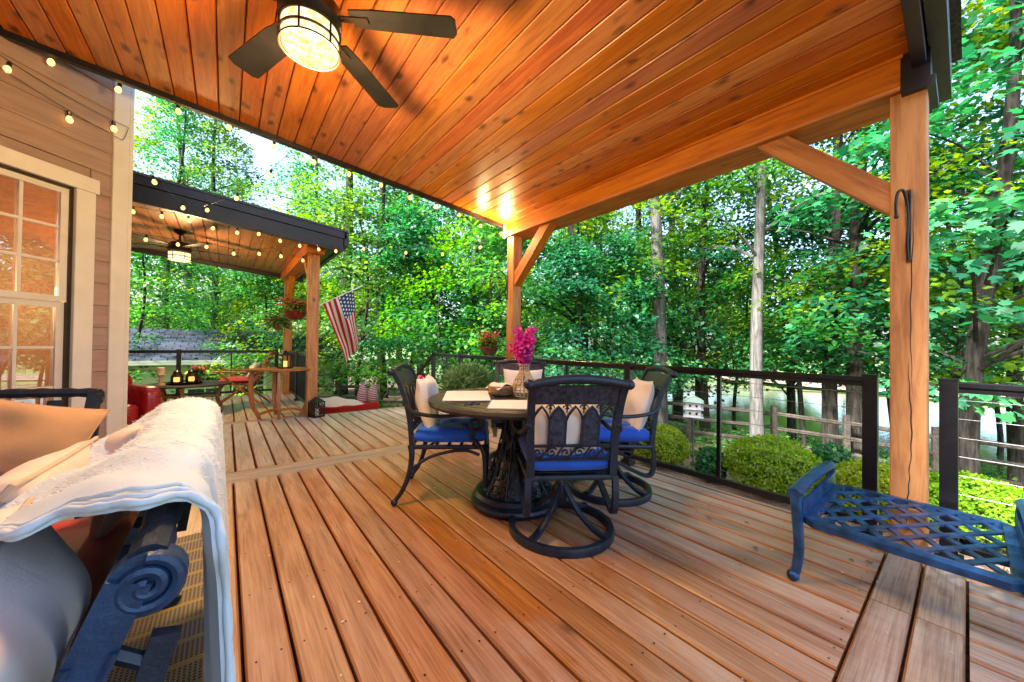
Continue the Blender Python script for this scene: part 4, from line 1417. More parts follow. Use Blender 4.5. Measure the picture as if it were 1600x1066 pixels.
def placemat(label, x, y, rz, w=0.46, d=0.31):
    P = [[(u, v, 0.738 + 0.0015 * math.sin(9 * u + 5 * v)) for v in np.linspace(-d / 2, d / 2, 9)] for u in np.linspace(-w / 2, w / 2, 13)]
    mb = MB().grid(P, 0.006)
    for k in range(24):
        v = -d / 2 + d * (k + 0.5) / 24
        mb.box((w / 2 + 0.004, v, 0.735), (0.010, 0.004, 0.003)).box((-w / 2 - 0.004, v, 0.735), (0.010, 0.004, 0.003))
    o = mb.build('placemat', 'paper', None, 50)
    o.location = (x, y, 0.004)
    o.rotation_euler = (0, 0, rz)
    tag(o, label, 'placemat', 'white placemats on the dining table')
placemat('white woven placemat at the side of the four legged armchair', 1.345, 2.20, R(-36 + 90 + 4))
placemat('white woven placemat in front of the swivel chair with its back to the viewer', 1.45, 1.66, R(64 - 90 - 14))
placemat('white woven placemat behind the wicker vase at the far seat', 1.86, 2.24, R(231 + 90))

def basket():
    t = thing('bread_basket', 'low woven basket with a white napkin in the middle of the table', 'basket', (1.60, 2.12, 0.737))
    mb = MB()
    for i in range(6):
        r_ = 0.078 + 0.022 * (i / 5) ** 0.7
        mb.tube([(r_ * 1.15 * math.cos(a), r_ * 0.9 * math.sin(a), 0.008 + 0.011 * i) for a in np.linspace(0, 2 * math.pi, 29)[:-1]], 0.0065, 6, True)
    mb.build('bowl', 'wicker', t)
    MB().lathe([(0.0005, 0.004), (0.08, 0.006), (0.08, 0.012), (0.0005, 0.012)], 20).build('bottom', 'wicker', t)
    P = [[(u, v, 0.05 + 0.030 * (1 - (u / 0.11) ** 2) + 0.008 * math.sin(50 * u) * math.cos(40 * v)) for v in np.linspace(-0.08, 0.08, 10)] for u in np.linspace(-0.10, 0.10, 12)]
    n = MB().grid(P, 0.004).build('napkin', 'paper', None, 60)
    n.location = (1.60, 2.12, 0.737)
    tag(n, 'white cloth napkin folded in the bread basket', 'napkin')
basket()

def vase():
    vx, vy = 1.665, 1.955
    t = thing('vase', 'openwork wicker bottle vase on the dining table', 'vase', (vx, vy, 0.737))
    prof = [(0.062, 0.0), (0.075, 0.03), (0.080, 0.07), (0.070, 0.11), (0.050, 0.145), (0.036, 0.175), (0.033, 0.20), (0.040, 0.222)]
    MB().lathe([(r_ - 0.010, z + 0.004) for r_, z in prof], 20).build('liner', 'clear', t)
    mb = MB()
    for r_, z in prof:
        mb.tube(circle(20, r_, (0, 0, z + 0.004)), 0.0032, 5, True)
    for k in range(14):
        for sg in (-1, 1):
            a0 = 2 * math.pi * k / 14
            mb.tube([(r_ * math.cos(a0 + sg * z * 2.2), r_ * math.sin(a0 + sg * z * 2.2), z + 0.004) for r_, z in prof], 0.0024, 4)
    mb.build('weave', 'wicker_l', t)
    f = thing('flower_bunch', 'tall bunch of magenta blossom standing in the wicker vase', 'flowers', (vx, vy, 0.737))
    st = MB()
    rng = np.random.RandomState(3)
    P, N, D = [], [], []
    for k in range(17):
        a = rng.uniform(0, 6.28)
        sp = rng.uniform(0.03, 0.115)
        hgt = rng.uniform(0.33, 0.48)
        pts = smoothpath([(0, 0, 0.03), (0.012 * math.cos(a), 0.012 * math.sin(a), 0.21), (sp * 0.55 * math.cos(a), sp * 0.55 * math.sin(a), 0.21 + (hgt - 0.21) * 0.55), (sp * math.cos(a), sp * math.sin(a), hgt)], 6)
        st.tube(pts, 0.0022, 5)
        for p in pts[8:]:
            for q in range(13):
                e = rng.normal(size=3)
                e /= np.linalg.norm(e)
                c = np.array(p) + e * rng.uniform(0.004, 0.026)
                P.append(c)
                N.append(e + rng.normal(size=3) * 0.5)
                D.append(rng.normal(size=3))
    st.build('stems', 'stem', f)
    P, N, D = map(np.array, (P, N, D))
    link('blossom', leaves('blossom', P, N, D, rng.uniform(0.016, 0.032, len(P)), 'magenta', rng.uniform(0, 1, len(P)), KITE * np.array((1.3, 1, 2))), f)
vase()

# ------------------------------------------------------------------ ottoman
def ottoman():
    t = thing('ottoman', 'low lattice top metal ottoman beside the near post, tinted with blue skylight', 'ottoman', (2.485, 0.175, 0))
    hx, hy = 0.345, 0.295     # x across, y between the two raised ends
    zt = 0.30
    rim = [(-hx + 0.03, -hy, zt), (hx - 0.03, -hy, zt), (hx, -hy + 0.03, zt), (hx, hy - 0.03, zt), (hx - 0.03, hy, zt), (-hx + 0.03, hy, zt), (-hx, hy - 0.03, zt), (-hx, -hy + 0.03, zt)]
    MB().sweep(rim, [(-0.022, -0.022), (0.022, -0.022), (0.022, 0.006), (0.012, 0.012), (-0.022, 0.012)], (0, 0, 1), True).build('rim', 'cast_blue', t)
    la = MB()
    # crossing wavy bands leave long diamonds
    n = 7
    for sg in (1, -1):
        for k in range(-n, n * 2):
            y0 = -hy + 0.105 * k
            pts = []
            for i in range(25):
                x = -hx + 2 * hx * i / 24
                y = y0 + sg * (x + hx) * 0.62 + (0 if sg > 0 else 0.105 * 2.5)
                if -hy + 0.01 < y < hy - 0.01:
                    pts.append((x, y, zt + 0.004 - (0.002 if sg > 0 else 0)))
            if len(pts) > 2:
                la.sweep(pts, [(-0.0125, -0.005), (0.0125, -0.005), (0.0125, 0.004), (-0.0125, 0.004)], (0, 0, 1))
    la.build('lattice', 'cast_blue', t)
    for s_ in (-1, 1):
        y = s_ * (hy + 0.03)
        e = MB()
        # raised end: rolled bar over an openwork strip
        e.sweep([(-hx - 0.01, y + s_ * 0.012, zt + 0.115), (-hx * 0.5, y + s_ * 0.016, zt + 0.122), (hx * 0.5, y + s_ * 0.016, zt + 0.122), (hx + 0.01, y + s_ * 0.012, zt + 0.115)], [(-0.026, -0.012), (0.026, -0.012), (0.030, 0.004), (0.012, 0.018), (-0.012, 0.018), (-0.030, 0.004)], (0, 0, 1))
        e.box((0, y - s_ * 0.012, zt + 0.03), (2 * hx - 0.02, 0.012, 0.10))
        e.tube([(-hx - 0.012, y + s_ * 0.012, zt + 0.112), (-hx - 0.020, y + s_ * 0.012, zt + 0.112)], 0.026, 12)
        e.build('end_rail', 'cast_blue', t)
        for sx in (-1, 1):
            x = sx * hx
            pts = smoothpath([(x, y + s_ * 0.010, zt + 0.10), (x, y + s_ * 0.004, zt), (x * 0.99, y - s_ * 0.002, 0.16), (x, y + s_ * 0.006, 0.06), (x * 1.02, y + s_ * 0.014, 0.028)], 6)
            MB().sweep(pts, [(-0.020, -0.014), (0.020, -0.014), (0.024, 0.0), (0.016, 0.016), (-0.016, 0.016), (-0.024, 0.0)], (sx, 0, 0.0), scale=[1.0 - 0.25 * i / 24 for i in range(25)]).ball((x * 1.03, y + s_ * 0.016, 0.026), 0.026, 12).build('leg', 'cast_blue', t)
ottoman()

# ------------------------------------------------------------------ lounge seating
def lounge(name, label, cat, loc, ang, w, back_h=0.80):
    """cast frame seat facing +y, w wide"""
    t = thing(name, label, cat, loc, R(ang - 90))
    hw = w / 2
    def bk(v):
        z = 0.36 + (back_h - 0.36) * v
        return -0.26 - 0.09 * v - 0.03 * v ** 3, z
    for s_ in (-1, 1):
        x = s_ * hw
        # outer stile with a lighter inner rib and cross ties: openwork side
        o_pts = [(x, bk(i / 10)[0] - 0.02, bk(i / 10)[1]) for i in range(11)]
        i_pts = [(x, bk(i / 10)[0] - 0.105 + 0.035 * (i / 10), bk(i / 10)[1] - 0.05) for i in range(10)]
        mb = MB().sweep(o_pts, [(-0.024, -0.021), (0.024, -0.021), (0.024, 0.021), (-0.024, 0.021)], (1, 0, 0))
        for e_ in (-0.021, 0.021):
            mb.tube([(p_[0] + s_ * 0.022, p_[1] + e_, p_[2]) for p_ in o_pts[:9]], 0.0055, 6)
        mb.build('back_stile', 'cast_navy' if cat == 'loveseat' else 'cast', t)
        mb = MB().sweep(i_pts, [(-0.016, -0.010), (0.016, -0.010), (0.016, 0.010), (-0.016, 0.010)], (1, 0, 0))
        for k in (2, 4, 6, 8):
            mb.tube([o_pts[k], i_pts[min(k, 9)]], 0.010, 6)
        mb.build('back_rib', 'cast', t)
        # scroll at the top corner
        yt, zt = bk(1.0)
        sc = spiral((x + s_ * 0.014, yt - 0.035, zt - 0.012), 0.038, 0.004, 2.0, 40, (0, 0, 1), (0, -1, 0))
        MB().tube(sc, 0.0085, 8).tube([(x - s_ * 0.02, yt - 0.035, zt - 0.012), (x + s_ * 0.012, yt - 0.035, zt - 0.012)], 0.043, 20).build('scroll', 'cast_navy' if cat == 'loveseat' else 'cast', t)
        # arm sweeping down and forward
        ap = smoothpath([(x, bk(0.62)[0] + 0.03, 0.62), (x + s_ * 0.015, -0.12, 0.555), (x + s_ * 0.02, 0.05, 0.545), (x + s_ * 0.015, 0.20, 0.565), (x + s_ * 0.01, 0.27, 0.55)], 5)
        ap += spiral((x + s_ * 0.01, 0.27, 0.505), 0.045, 0.018, 1.1, 14, (0, 0, 1), (0, 1, 0))
        ar = MB().sweep(ap, [(-0.024, -0.007), (0.024, -0.007), (0.024, 0.005), (0, 0.012), (-0.024, 0.005)], (0, 0.02, 1)) if False else MB().tube(ap, 0.017, 8)
        ar.tube(smoothpath([(x, 0.235, 0.50), (x, 0.215, 0.43), (x, 0.26, 0.36)], 5), 0.015, 8)
        ar.build('arm', 'cast', t)
        for yy, dy in ((0.27, 0.05), (-0.27, -0.07)):
            lp = smoothpath([(x, yy, 0.34), (x, yy + dy * 0.15, 0.24), (x, yy + dy * 0.1, 0.12), (x, yy + dy * 0.5, 0.045)], 6)
            MB().tube(lp, [0.020] * len(lp), 8).tube(spiral((x, yy + dy * 0.9, 0.040), 0.030, 0.008, 1.4 if dy > 0 else -1.4, 16, (0, -1, 0), (0, 0, 1)), 0.010, 6).build('leg', 'cast', t)
    yt, zt = bk(1.0)
    n = 24
    tp = [(-hw + 2 * hw * i / n, yt - 0.035, zt + 0.015 + 0.012 * math.sin(math.pi * i / n)) for i in range(n + 1)]
    mb = MB().tube(tp, [0.024 + 0.003 * math.sin(i * 2.4) for i in range(n + 1)], 10)
    mb.build('top_rail', 'cast', t)
    bs = MB()
    for k in range(1, int(w / 0.12)):
        x = -hw + w * k / int(w / 0.12)
        bs.sweep([(x, bk(v)[0], bk(v)[1]) for v in np.linspace(0.08, 0.97, 8)], [(-0.005, -0.026), (0.005, -0.026), (0.005, 0.026), (-0.005, 0.026)], (1, 0, 0))
    bs.tube([(-hw, bk(0.08)[0], bk(0.08)[1]), (hw, bk(0.08)[0], bk(0.08)[1])], 0.016, 8)
    bs.build('back_slats', 'cast', t)
    fr = MB().tube([(-hw, -0.28, 0.345), (-hw, 0.29, 0.345), (hw, 0.29, 0.345), (hw, -0.28, 0.345)], 0.020, 8, True)
    for k in range(6):
        fr.box((0, -0.22 + 0.09 * k, 0.35), (2 * hw - 0.02, 0.03, 0.008))
    fr.build('seat_frame', 'cast', t)
    return t
SOFA = (-0.495, 1.375, 0)
lounge('loveseat', 'cast metal loveseat in the foreground, seen from behind under a white throw', 'loveseat', SOFA, 180, 1.32, 0.775)
o = cushion_mesh(1.24, 0.54, 0.13, 5, 0.0, 22).build('seat_cushion', 'red_f', None, 60)
o.location, o.rotation_euler = (SOFA[0] + 0.0, SOFA[1], 0.365), (0, 0, R(90))
tag(o, 'long red seat cushion on the foreground loveseat', 'cushion')
pillow('throw_pillow', 'large pale blue-white pillow with tan piping in the near corner of the loveseat', (-0.40, 0.945, 0.40), (R(17), 0, R(90 + 6)), 0.60, 0.37, 0.30, 'white_f', 4, 'pipe_f', wrinkle=0.03, n=34)
pillow('throw_pillow', 'cream canvas pillow lying on the loveseat beside the throw', (-0.555, 1.60, 0.47), (R(34), 0, R(90 - 4)), 0.50, 0.36, 0.15, 'cream_f', 6, 'pipe_f')
pillow('throw_pillow', 'cream pillow at the far end of the loveseat behind the fur throw', (-0.31, 1.83, 0.47), (R(16), 0, R(90)), 0.36, 0.36, 0.13, 'cream_f', 9)

def throw():
    """fur throw folded over the loveseat back: hangs down behind, lies over the top, runs down onto the pillows"""
    rng = np.random.RandomState(11)
    t = thing('fur_throw', 'white faux fur throw draped over the back of the foreground loveseat', 'throw', (-0.045, 1.38, 0))
    nu, nv = 70, 80
    Y0, Y1 = 0.80, 1.95
    # cross-section over the back: (x, z) by length
    sec = smoothpath([(0.075, 0, 0.05), (0.070, 0, 0.25), (0.060, 0, 0.50), (0.050, 0, 0.72), (0.035, 0, 0.815), (-0.03, 0, 0.850), (-0.11, 0, 0.835), (-0.19, 0, 0.79), (-0.25, 0, 0.755), (-0.34, 0, 0.715), (-0.43, 0, 0.675)], 8)
    def pt(u, v):
        """u 0..1 along the sofa, v 0..1 from the hem behind to the edge on the seat"""
        i = v * (len(sec) - 1)
        k = min(int(i), len(sec) - 2)
        p = sec[k].lerp(sec[k + 1], i - k)
        y = Y0 + (Y1 - Y0) * u
        x, z = p.x, p.z
        if x < -0.11:
            w_ = 1 / (1 + math.exp((u - 0.42) * 22))
            k_ = 0.50 + 0.50 * w_
            x = -0.11 + (x + 0.11) * k_
            z += (1 - k_) * 0.06 * (-0.11 - x) / 0.16
        front = max(0.0, (v - 0.55) / 0.45)
        # near edge slants away from the viewer on the seat side, the far edge too
        y += front * (0.34 * (1 - u) - 0.10 * u)
        if v < 0.45:
            x += 0.020 * math.sin(u * 21 + 1) * (1 - v / 0.45) + 0.007 * math.sin(u * 47 + v * 5)
            z += (0.06 * math.sin(u * 9 + 0.6) + 0.03 * math.sin(u * 26)) * max(0, 1 - v / 0.25)
        sag = math.exp(-((u - 0.62) / 0.16) ** 2)
        z -= 0.012 * sag * (1 if v > 0.40 else 0.0) * min(1, (v - 0.40) / 0.1 if v > 0.4 else 0)
        z += 0.012 * math.sin(u * 13 + v * 9) * (0.3 + front) + 0.006 * math.sin(u * 31 - v * 14) + 0.007 * abs(math.sin(u * 8 - v * 6.5 + 0.8 * math.sin(v * 9))) * (v > 0.38)
        y += 0.016 * math.sin(v * 34) * (1 - u) ** 3 + 0.008 * math.sin(v * 71 + 1) * (1 - u) ** 3
        z += 0.03 * math.exp(-((u - 0.95) / 0.09) ** 2) * (v > 0.3)
        return Vector((x - 0.02, y - 1.38, z))
    P = [[pt(i / nu, j / nv) for j in range(nv + 1)] for i in range(nu + 1)]
    MB().grid(P, 0.006).build('cloth', 'throw', t, 70)
    # rolled near hem, doubled
    for du, rr in ((0.0, 0.0065), (0.020, 0.005), (0.043, 0.004)):
        hem = [pt(du, j / nv) + Vector((0, 0, 0.006 if j > nv * 0.42 else 0)) + Vector((0.006 if j < nv * 0.42 else 0, 0, 0)) for j in range(nv + 1)]
        MB().tube(hem, [rr * (1 + 0.18 * math.sin(j * 1.7)) for j in range(nv + 1)], 8).build('hem', 'throw', t, 70)
    # fur
    n = 60000
    u = rng.uniform(0.06, 1.0, n) ** 0.65
    v = rng.uniform(0.0, 1.0, n)
    A = np.array([[tuple(p) for p in row] for row in P])
    iu = np.clip((u * nu).astype(int), 0, nu - 1)
    iv = np.clip((v * nv).astype(int), 0, nv - 1)
    fu, fv = (u * nu - iu)[:, None], (v * nv - iv)[:, None]
    Q = A[iu, iv] * (1 - fu) * (1 - fv) + A[iu + 1, iv] * fu * (1 - fv) + A[iu, iv + 1] * (1 - fu) * fv + A[iu + 1, iv + 1] * fu * fv
    du_ = A[iu + 1, iv] - A[iu, iv]
    dv_ = A[iu, iv + 1] - A[iu, iv]
    Nn = np.cross(du_, dv_)
    Nn /= np.linalg.norm(Nn, axis=1, keepdims=True)
    lay = dv_ / np.linalg.norm(dv_, axis=1, keepdims=True) * np.where(v < 0.45, -1.0, 1.0)[:, None] + du_ / np.linalg.norm(du_, axis=1, keepdims=True) * 0.6
    D = lay * 1.1 + Nn * 0.22 + rng.normal(size=(n, 3)) * 0.22
    N = Nn + rng.normal(size=(n, 3)) * 0.3
    me = leaves('fur', Q - Nn * 0.002, N, D, rng.uniform(0.008, 0.019, n), 'fur', None, BLADE * np.array((1.1, 1, 1)))
    o = link('fur', me, t)
    o['kind'] = 'stuff'
throw()

lounge('lounge_chair', 'black cast metal lounge chair below the house window with apricot pillow', 'chair', (-0.985, 2.56, 0), -98, 0.78)
o = cushion_mesh(0.70, 0.56, 0.12, 8, 0.0, 18).build('seat_cushion', 'plum_f', None, 60)
o.location, o.rotation_euler = (-0.99, 2.53, 0.365), (0, 0, R(-98 - 90))
tag(o, 'plum red seat cushion on the lounge chair below the window', 'cushion')
pillow('throw_pillow', 'apricot canvas pillow tilted on the lounge chair below the window', (-0.80, 2.66, 0.47), (R(20), R(-14), R(-98 - 90)), 0.50, 0.36, 0.15, 'orange_f', 12, 'orange_f')

def rug():
    mb = MB().box((0, 0, 0), (2.3, 2.6, 0.008), None, 0.002, 0)
    o = mb.build('rug', 'rug')
    o.location = (-1.19, 1.42, 0.0055)
    tag(o, 'flat woven outdoor rug with dark bands under the loveseat', 'rug')
rug()

# ------------------------------------------------------------------ far porch furniture
def red_chair():
    t = thing('armchair', 'shiny red rounded armchair on the far deck beside the house corner', 'armchair', (-1.02, 5.45, 0), R(-150))
    t.scale = (0.82, 0.82, 0.95)
    def rbox(name, c, s_, mat='red_v', e=0.5):
        n = 14
        mb = MB()
        u = np.linspace(-math.pi / 2, math.pi / 2, n)
        w = np.linspace(-math.pi, math.pi, 2 * n + 1)[:-1]
        f = lambda x, k: math.copysign(abs(x) ** k, x)
        vs = [(c[0] + s_[0] / 2 * f(math.cos(a), e) * f(math.cos(b), e), c[1] + s_[1] / 2 * f(math.cos(a), e) * f(math.sin(b), e), c[2] + s_[2] / 2 * f(math.sin(a), e)) for a in u for b in w]
        k = 2 * n
        fs = [(i * k + j, i * k + (j + 1) % k, (i + 1) * k + (j + 1) % k, (i + 1) * k + j) for i in range(n - 1) for j in range(k)]
        mb.add(vs, fs).build(name, mat, t, 80)
    rbox('seat', (0, 0.03, 0.36), (0.62, 0.66, 0.22), e=0.35)
    rbox('backrest', (0, -0.34, 0.52), (0.92, 0.24, 0.60), e=0.4)
    for s_ in (-1, 1):
        rbox('arm', (s_ * 0.40, 0.02, 0.42), (0.20, 0.74, 0.46), e=0.4)
    for sx in (-1, 1):
        for sy in (-0.32, 0.30):
            MB().lathe([(0.022, 0.0), (0.03, 0.20)], 10, (sx * 0.38, sy, 0)).build('leg', 'teak', t)
red_chair()

def coffee_table():
    t = thing('coffee_table', 'round grey topped coffee table with wooden legs on the far porch', 'table', (-0.42, 7.35, 0))
    MB().lathe([(0.0005, 0.43), (0.50, 0.43), (0.515, 0.435), (0.515, 0.450), (0.505, 0.455), (0.0005, 0.455)], 48).build('table_top', 'cast_table', t)
    for k in range(3):
        a = 0.4 + 2 * math.pi * k / 3
        ca, sa = math.cos(a), math.sin(a)
        mb = MB().sweep(smoothpath([(0.46 * ca, 0.46 * sa, 0.428), (0.36 * ca, 0.36 * sa, 0.25), (0.42 * ca, 0.42 * sa, 0.0)], 6), [(-0.022, -0.018), (0.022, -0.018), (0.022, 0.018), (-0.022, 0.018)], (-sa, ca, 0))
        mb.build('leg', 'teak', t)
        MB().beam((0.36 * ca, 0.36 * sa, 0.24), (0, 0, 0.24), 0.05, 0.03).build('stretcher', 'teak', t)
    tr = MB().lathe([(0.0005, 0.0), (0.20, 0.0), (0.215, 0.03), (0.208, 0.03), (0.195, 0.008), (0.0005, 0.008)], 28).build('tray', 'black')
    tr.location = (-0.47, 7.30, 0.456)
    tag(tr, 'round black tray on the far coffee table', 'tray')
    for i, (x, y, lab) in enumerate(((-0.55, 7.26, 'dark glass jar lantern left of its twin on the coffee table tray'), (-0.39, 7.30, 'dark glass jar lantern below the small flower bunch on the coffee table tray'))):
        j = thing('jar_lantern', lab, 'lantern', (x, y, 0.466), 0, 'jar lanterns on the coffee table')
        MB().lathe([(0.06, 0.0), (0.072, 0.02), (0.072, 0.11), (0.05, 0.145), (0.045, 0.16)], 18).build('jar', 'bronze', j)
        MB().lathe([(0.048, 0.16), (0.05, 0.175), (0.02, 0.20), (0.012, 0.215)], 14).build('lid', 'black', j)
        MB().box((0.0, -0.066, 0.065), (0.07, 0.014, 0.07), None, 0.01, 1).build('window', 'candle_glow', j)
    c = thing('pillar_candle', 'cream pillar candle on a turned wooden holder on the coffee table', 'candle', (-0.72, 7.22, 0.456))
    MB().lathe([(0.055, 0), (0.055, 0.015), (0.02, 0.03), (0.028, 0.07), (0.018, 0.10), (0.03, 0.13), (0.05, 0.15)], 16).build('holder', 'pale_wood', c)
    MB().lathe([(0.042, 0.15), (0.042, 0.25), (0.035, 0.255)], 16).build('candle', 'cream_wax', c)
    f = thing('flower_bunch', 'small bunch of dark pink flowers on the far coffee table', 'flowers', (-0.33, 7.38, 0.456))
    flowers_in(f, 0.22, 0.10, 14, 'pink', 8)
    MB().lathe([(0.035, 0), (0.045, 0.05), (0.03, 0.11), (0.035, 0.13)], 14).build('vase', 'pot_glaze', f)

def flowers_in(root, h, r_, n, mat, seed, leafy=True):
    rng = np.random.RandomState(seed)
    st = MB()
    P, N, D, LP = [], [], [], []
    for k in range(n):
        a = rng.uniform(0, 6.28)
        q = rng.uniform(0.2, 1.0) * r_
        top = np.array((q * math.cos(a), q * math.sin(a), h * rng.uniform(0.75, 1.1)))
        st.tube([(0, 0, h * 0.35), tuple(top * np.array((0.6, 0.6, 0.8))), tuple(top)], 0.003, 4)
        for _ in range(9):
            e = rng.normal(size=3)
            e[2] = abs(e[2])
            P.append(top + e * 0.012)
            N.append(e)
            D.append(rng.normal(size=3))
        for _ in range(8):
            LP.append(top * rng.uniform(0.5, 0.95) + rng.normal(size=3) * r_ * 0.22)
    st.build('stems', 'stem', root)
    P, N, D = map(np.array, (P, N, D))
    link('blossom', leaves('blossom', P, N, D, rng.uniform(0.02, 0.035, len(P)), mat, rng.uniform(0, 1, len(P)), KITE * np.array((1.3, 1, 2))), root)
    if leafy:
        LP = np.array(LP)
        LN = rng.normal(size=LP.shape) * 0.5 + (0, 0, 1)
        link('foliage', leaves('foliage', LP, LN, rng.normal(size=LP.shape), rng.uniform(0.03, 0.06, len(LP)), 'leaf', rng.uniform(0, 1, len(LP))), root)
coffee_table()

def folding_chair():
    t = thing('folding_chair', 'slatted teak folding armchair with red cushion on the far porch', 'chair', (0.20, 7.62, 0), R(78))
    for s_ in (-1, 1):
        x = s_ * 0.27
        MB().beam((x, -0.42, 0.0), (x, 0.24, 0.60), 0.028, 0.045, (1, 0, 0)).build('leg', 'teak', t)
        MB().beam((x * 0.92, 0.36, 0.0), (x * 0.92, -0.22, 0.46), 0.028, 0.045, (1, 0, 0)).build('leg', 'teak', t)
        MB().beam((x, -0.36, 0.60), (x, 0.30, 0.615), 0.055, 0.022, ch=0.006).build('arm', 'teak', t)
        MB().beam((x * 0.92, -0.20, 0.36), (x * 0.92, -0.46, 0.93), 0.026, 0.04, (1, 0, 0)).build('back_post', 'teak', t)
    for k in range(7):
        MB().box((0, 0.26 - 0.075 * k, 0.405), (0.50, 0.055, 0.016), None, 0.004, 0).build('seat_slat', 'teak', t)
    for k in range(6):
        f = 0.2 + 0.15 * k
        MB().box((0, -0.20 - 0.26 * f, 0.36 + 0.57 * f), (0.47, 0.016, 0.055), Matrix.Rotation(R(24), 3, 'X'), 0.004, 0).build('back_slat', 'teak', t)
    o = cushion_mesh(0.48, 0.50, 0.085, 4).build('seat_cushion', 'red_f', None, 60)
    o.location, o.rotation_euler = (0.20, 7.66, 0.415), (0, 0, R(78))
    tag(o, 'red seat cushion on the teak folding armchair', 'cushion')
    pillow('throw_pillow', 'small grey-blue pillow on the teak folding armchair', (0.33, 7.60, 0.50), (R(26), 0, R(78)), 0.34, 0.26, 0.11, 'throw', 15)
folding_chair()

def half_table():
    t = thing('side_table', 'teak half round table with bowed legs beside the far porch post', 'table', (0.66, 6.31, 0))
    pl = [(0.44 * math.cos(a), 0.34 * math.sin(a)) for a in np.linspace(0, 2 * math.pi, 41)[:-1]]
    MB().prism(pl, 0.685, 0.71).build('table_top', 'teak', t, 30)
    for k in range(4):
        a = (0.02, 1.75, 3.25, 4.55)[k]
        ca, sa = math.cos(a), math.sin(a)
        pts = smoothpath([(0.36 * ca, 0.28 * sa, 0.685), (0.37 * ca, 0.29 * sa, 0.48), (0.35 * ca, 0.27 * sa, 0.22), (0.26 * ca, 0.21 * sa, 0.0)], 6)
        MB().sweep(pts, [(-0.022, -0.016), (0.022, -0.016), (0.022, 0.016), (-0.022, 0.016)], (-sa, ca, 0), scale=[1 + 0.35 * math.sin(math.pi * i / 18) for i in range(19)]).build('leg', 'teak', t)
        MB().sweep(smoothpath([(0.28 * ca, 0.22 * sa, 0.06), (0.14 * ca, 0.11 * sa, 0.10), (0, 0, 0.10)], 4), [(-0.015, -0.018), (0.015, -0.018), (0.015, 0.018), (-0.015, 0.018)], (0, 0, 1)).build('stretcher', 'teak', t)
half_table()

def lantern(label, loc, s_=1.0, glow='candle_glow', lattice=True):
    t = thing('lantern', label, 'lantern', loc, R(20))
    w, hh = 0.075 * s_, 0.22 * s_
    mb = MB().box((0, 0, 0.012 * s_), (2 * w + 0.02, 2 * w + 0.02, 0.024 * s_), None, 0.004, 2)
    for x in (-w, w):
        for y in (-w, w):
            mb.box((x, y, hh / 2), (0.014, 0.014, hh))
    mb.box((0, 0, hh), (2 * w + 0.02, 2 * w + 0.02, 0.016))
    mb.build('frame', 'black', t)
    MB().lathe([(w * 1.42, hh + 0.008), (w * 1.1, hh + 0.03 * s_), (w * 0.45, hh + 0.06 * s_), (w * 0.3, hh + 0.075 * s_)], 4).build('roof', 'black', t, 0).rotation_euler = (0, 0, R(45))
    MB().tube([(0.03 * s_ * math.cos(a), 0, hh + 0.085 * s_ + 0.03 * s_ * math.sin(a)) for a in np.linspace(0, 2 * math.pi, 15)[:-1]], 0.003, 5, True).build('ring', 'black', t)
    MB().lathe([(0.034 * s_, 0.024 * s_), (0.034 * s_, 0.12 * s_), (0.0005, 0.122 * s_)], 16).build('candle', glow, t)
    if lattice:
        for fx, fy in ((1, 0), (-1, 0), (0, 1), (0, -1)):
            la = MB()
            for k in range(-2, 3):
                for sg in (-1, 1):
                    pts = []
                    for i in range(9):
                        q = -1 + i / 4
                        z = hh / 2 + (q * sg + k * 0.8) * w * 0.9
                        if 0.03 * s_ < z < hh - 0.01:
                            pts.append((q * w * (fy != 0) + fx * w, q * w * (fx != 0) + fy * w, z))
                    if len(pts) > 1:
                        la.tube(pts, 0.0045, 4)
            la.build('lattice', 'black', t)
    return t
lantern('black lantern with lattice sides and white candle on the deck by the far porch post', (1.075, 6.00, 0), 1.0, 'white')
lantern('black lantern with a lit candle standing on the teak half round table', (0.70, 6.32, 0.711), 0.9, 'candle_glow', False)

# ------------------------------------------------------------------ flag
def flag():
    t = thing('flag', 'american flag hanging from a tilted pole on the far porch post', 'flag', (1.10, 6.17, 1.66))
    t.scale = (1.12, 1.12, 1.12)
    a, b = Vector((0, 0, 0.0)), Vector((0.56, -0.02, 0.33))
    MB().tube([a, b], 0.009, 8).ball(b, 0.016).build('pole', 'white', t)
    MB().box((0.0, 0, 0.0), (0.03, 0.04, 0.10)).build('bracket', 'steel', t)
    d = (b - a).normalized()
    nu, nv = 40, 24
    V, UV = [], []
    for i in range(nu + 1):
        u = i / nu                      # along the length, hanging down
        for j in range(nv + 1):
            v = j / nv                  # across the width, 0 at the pole tip
            s0 = 0.535 - 0.47 * v
            p = a + d * s0
            # cloth hangs from the pole; folds gather it below
            gather = 1 - 0.42 * min(1, u * 1.25)
            x = p.x + (0.36 - p.x) * (1 - gather) + 0.155 * u + 0.05 * u * (v - 0.4)
            z = p.z - 0.80 * u - 0.10 * u * (v - 0.5)
            y = p.y + 0.075 * min(1, 2.0 * u) * math.sin(v * 8.2 + 0.7 + u * 1.2) + 0.015 * math.sin(v * 17 + u * 5)
            V.append((x, y, z))
            UV.append((u, v, 0))
    fs = [(i * (nv + 1) + j, (i + 1) * (nv + 1) + j, (i + 1) * (nv + 1) + j + 1, i * (nv + 1) + j + 1) for i in range(nu) for j in range(nv)]
    me = bpy.data.meshes.new('cloth')
    me.from_pydata(V, [], fs)
    at_ = me.attributes.new('cloth', 'FLOAT_VECTOR', 'POINT')
    at_.data.foreach_set('vector', np.array(UV, np.float32).ravel())
    me.materials.append(M['flag'])
    me.shade_smooth()
    link('cloth', me, t)
flag()

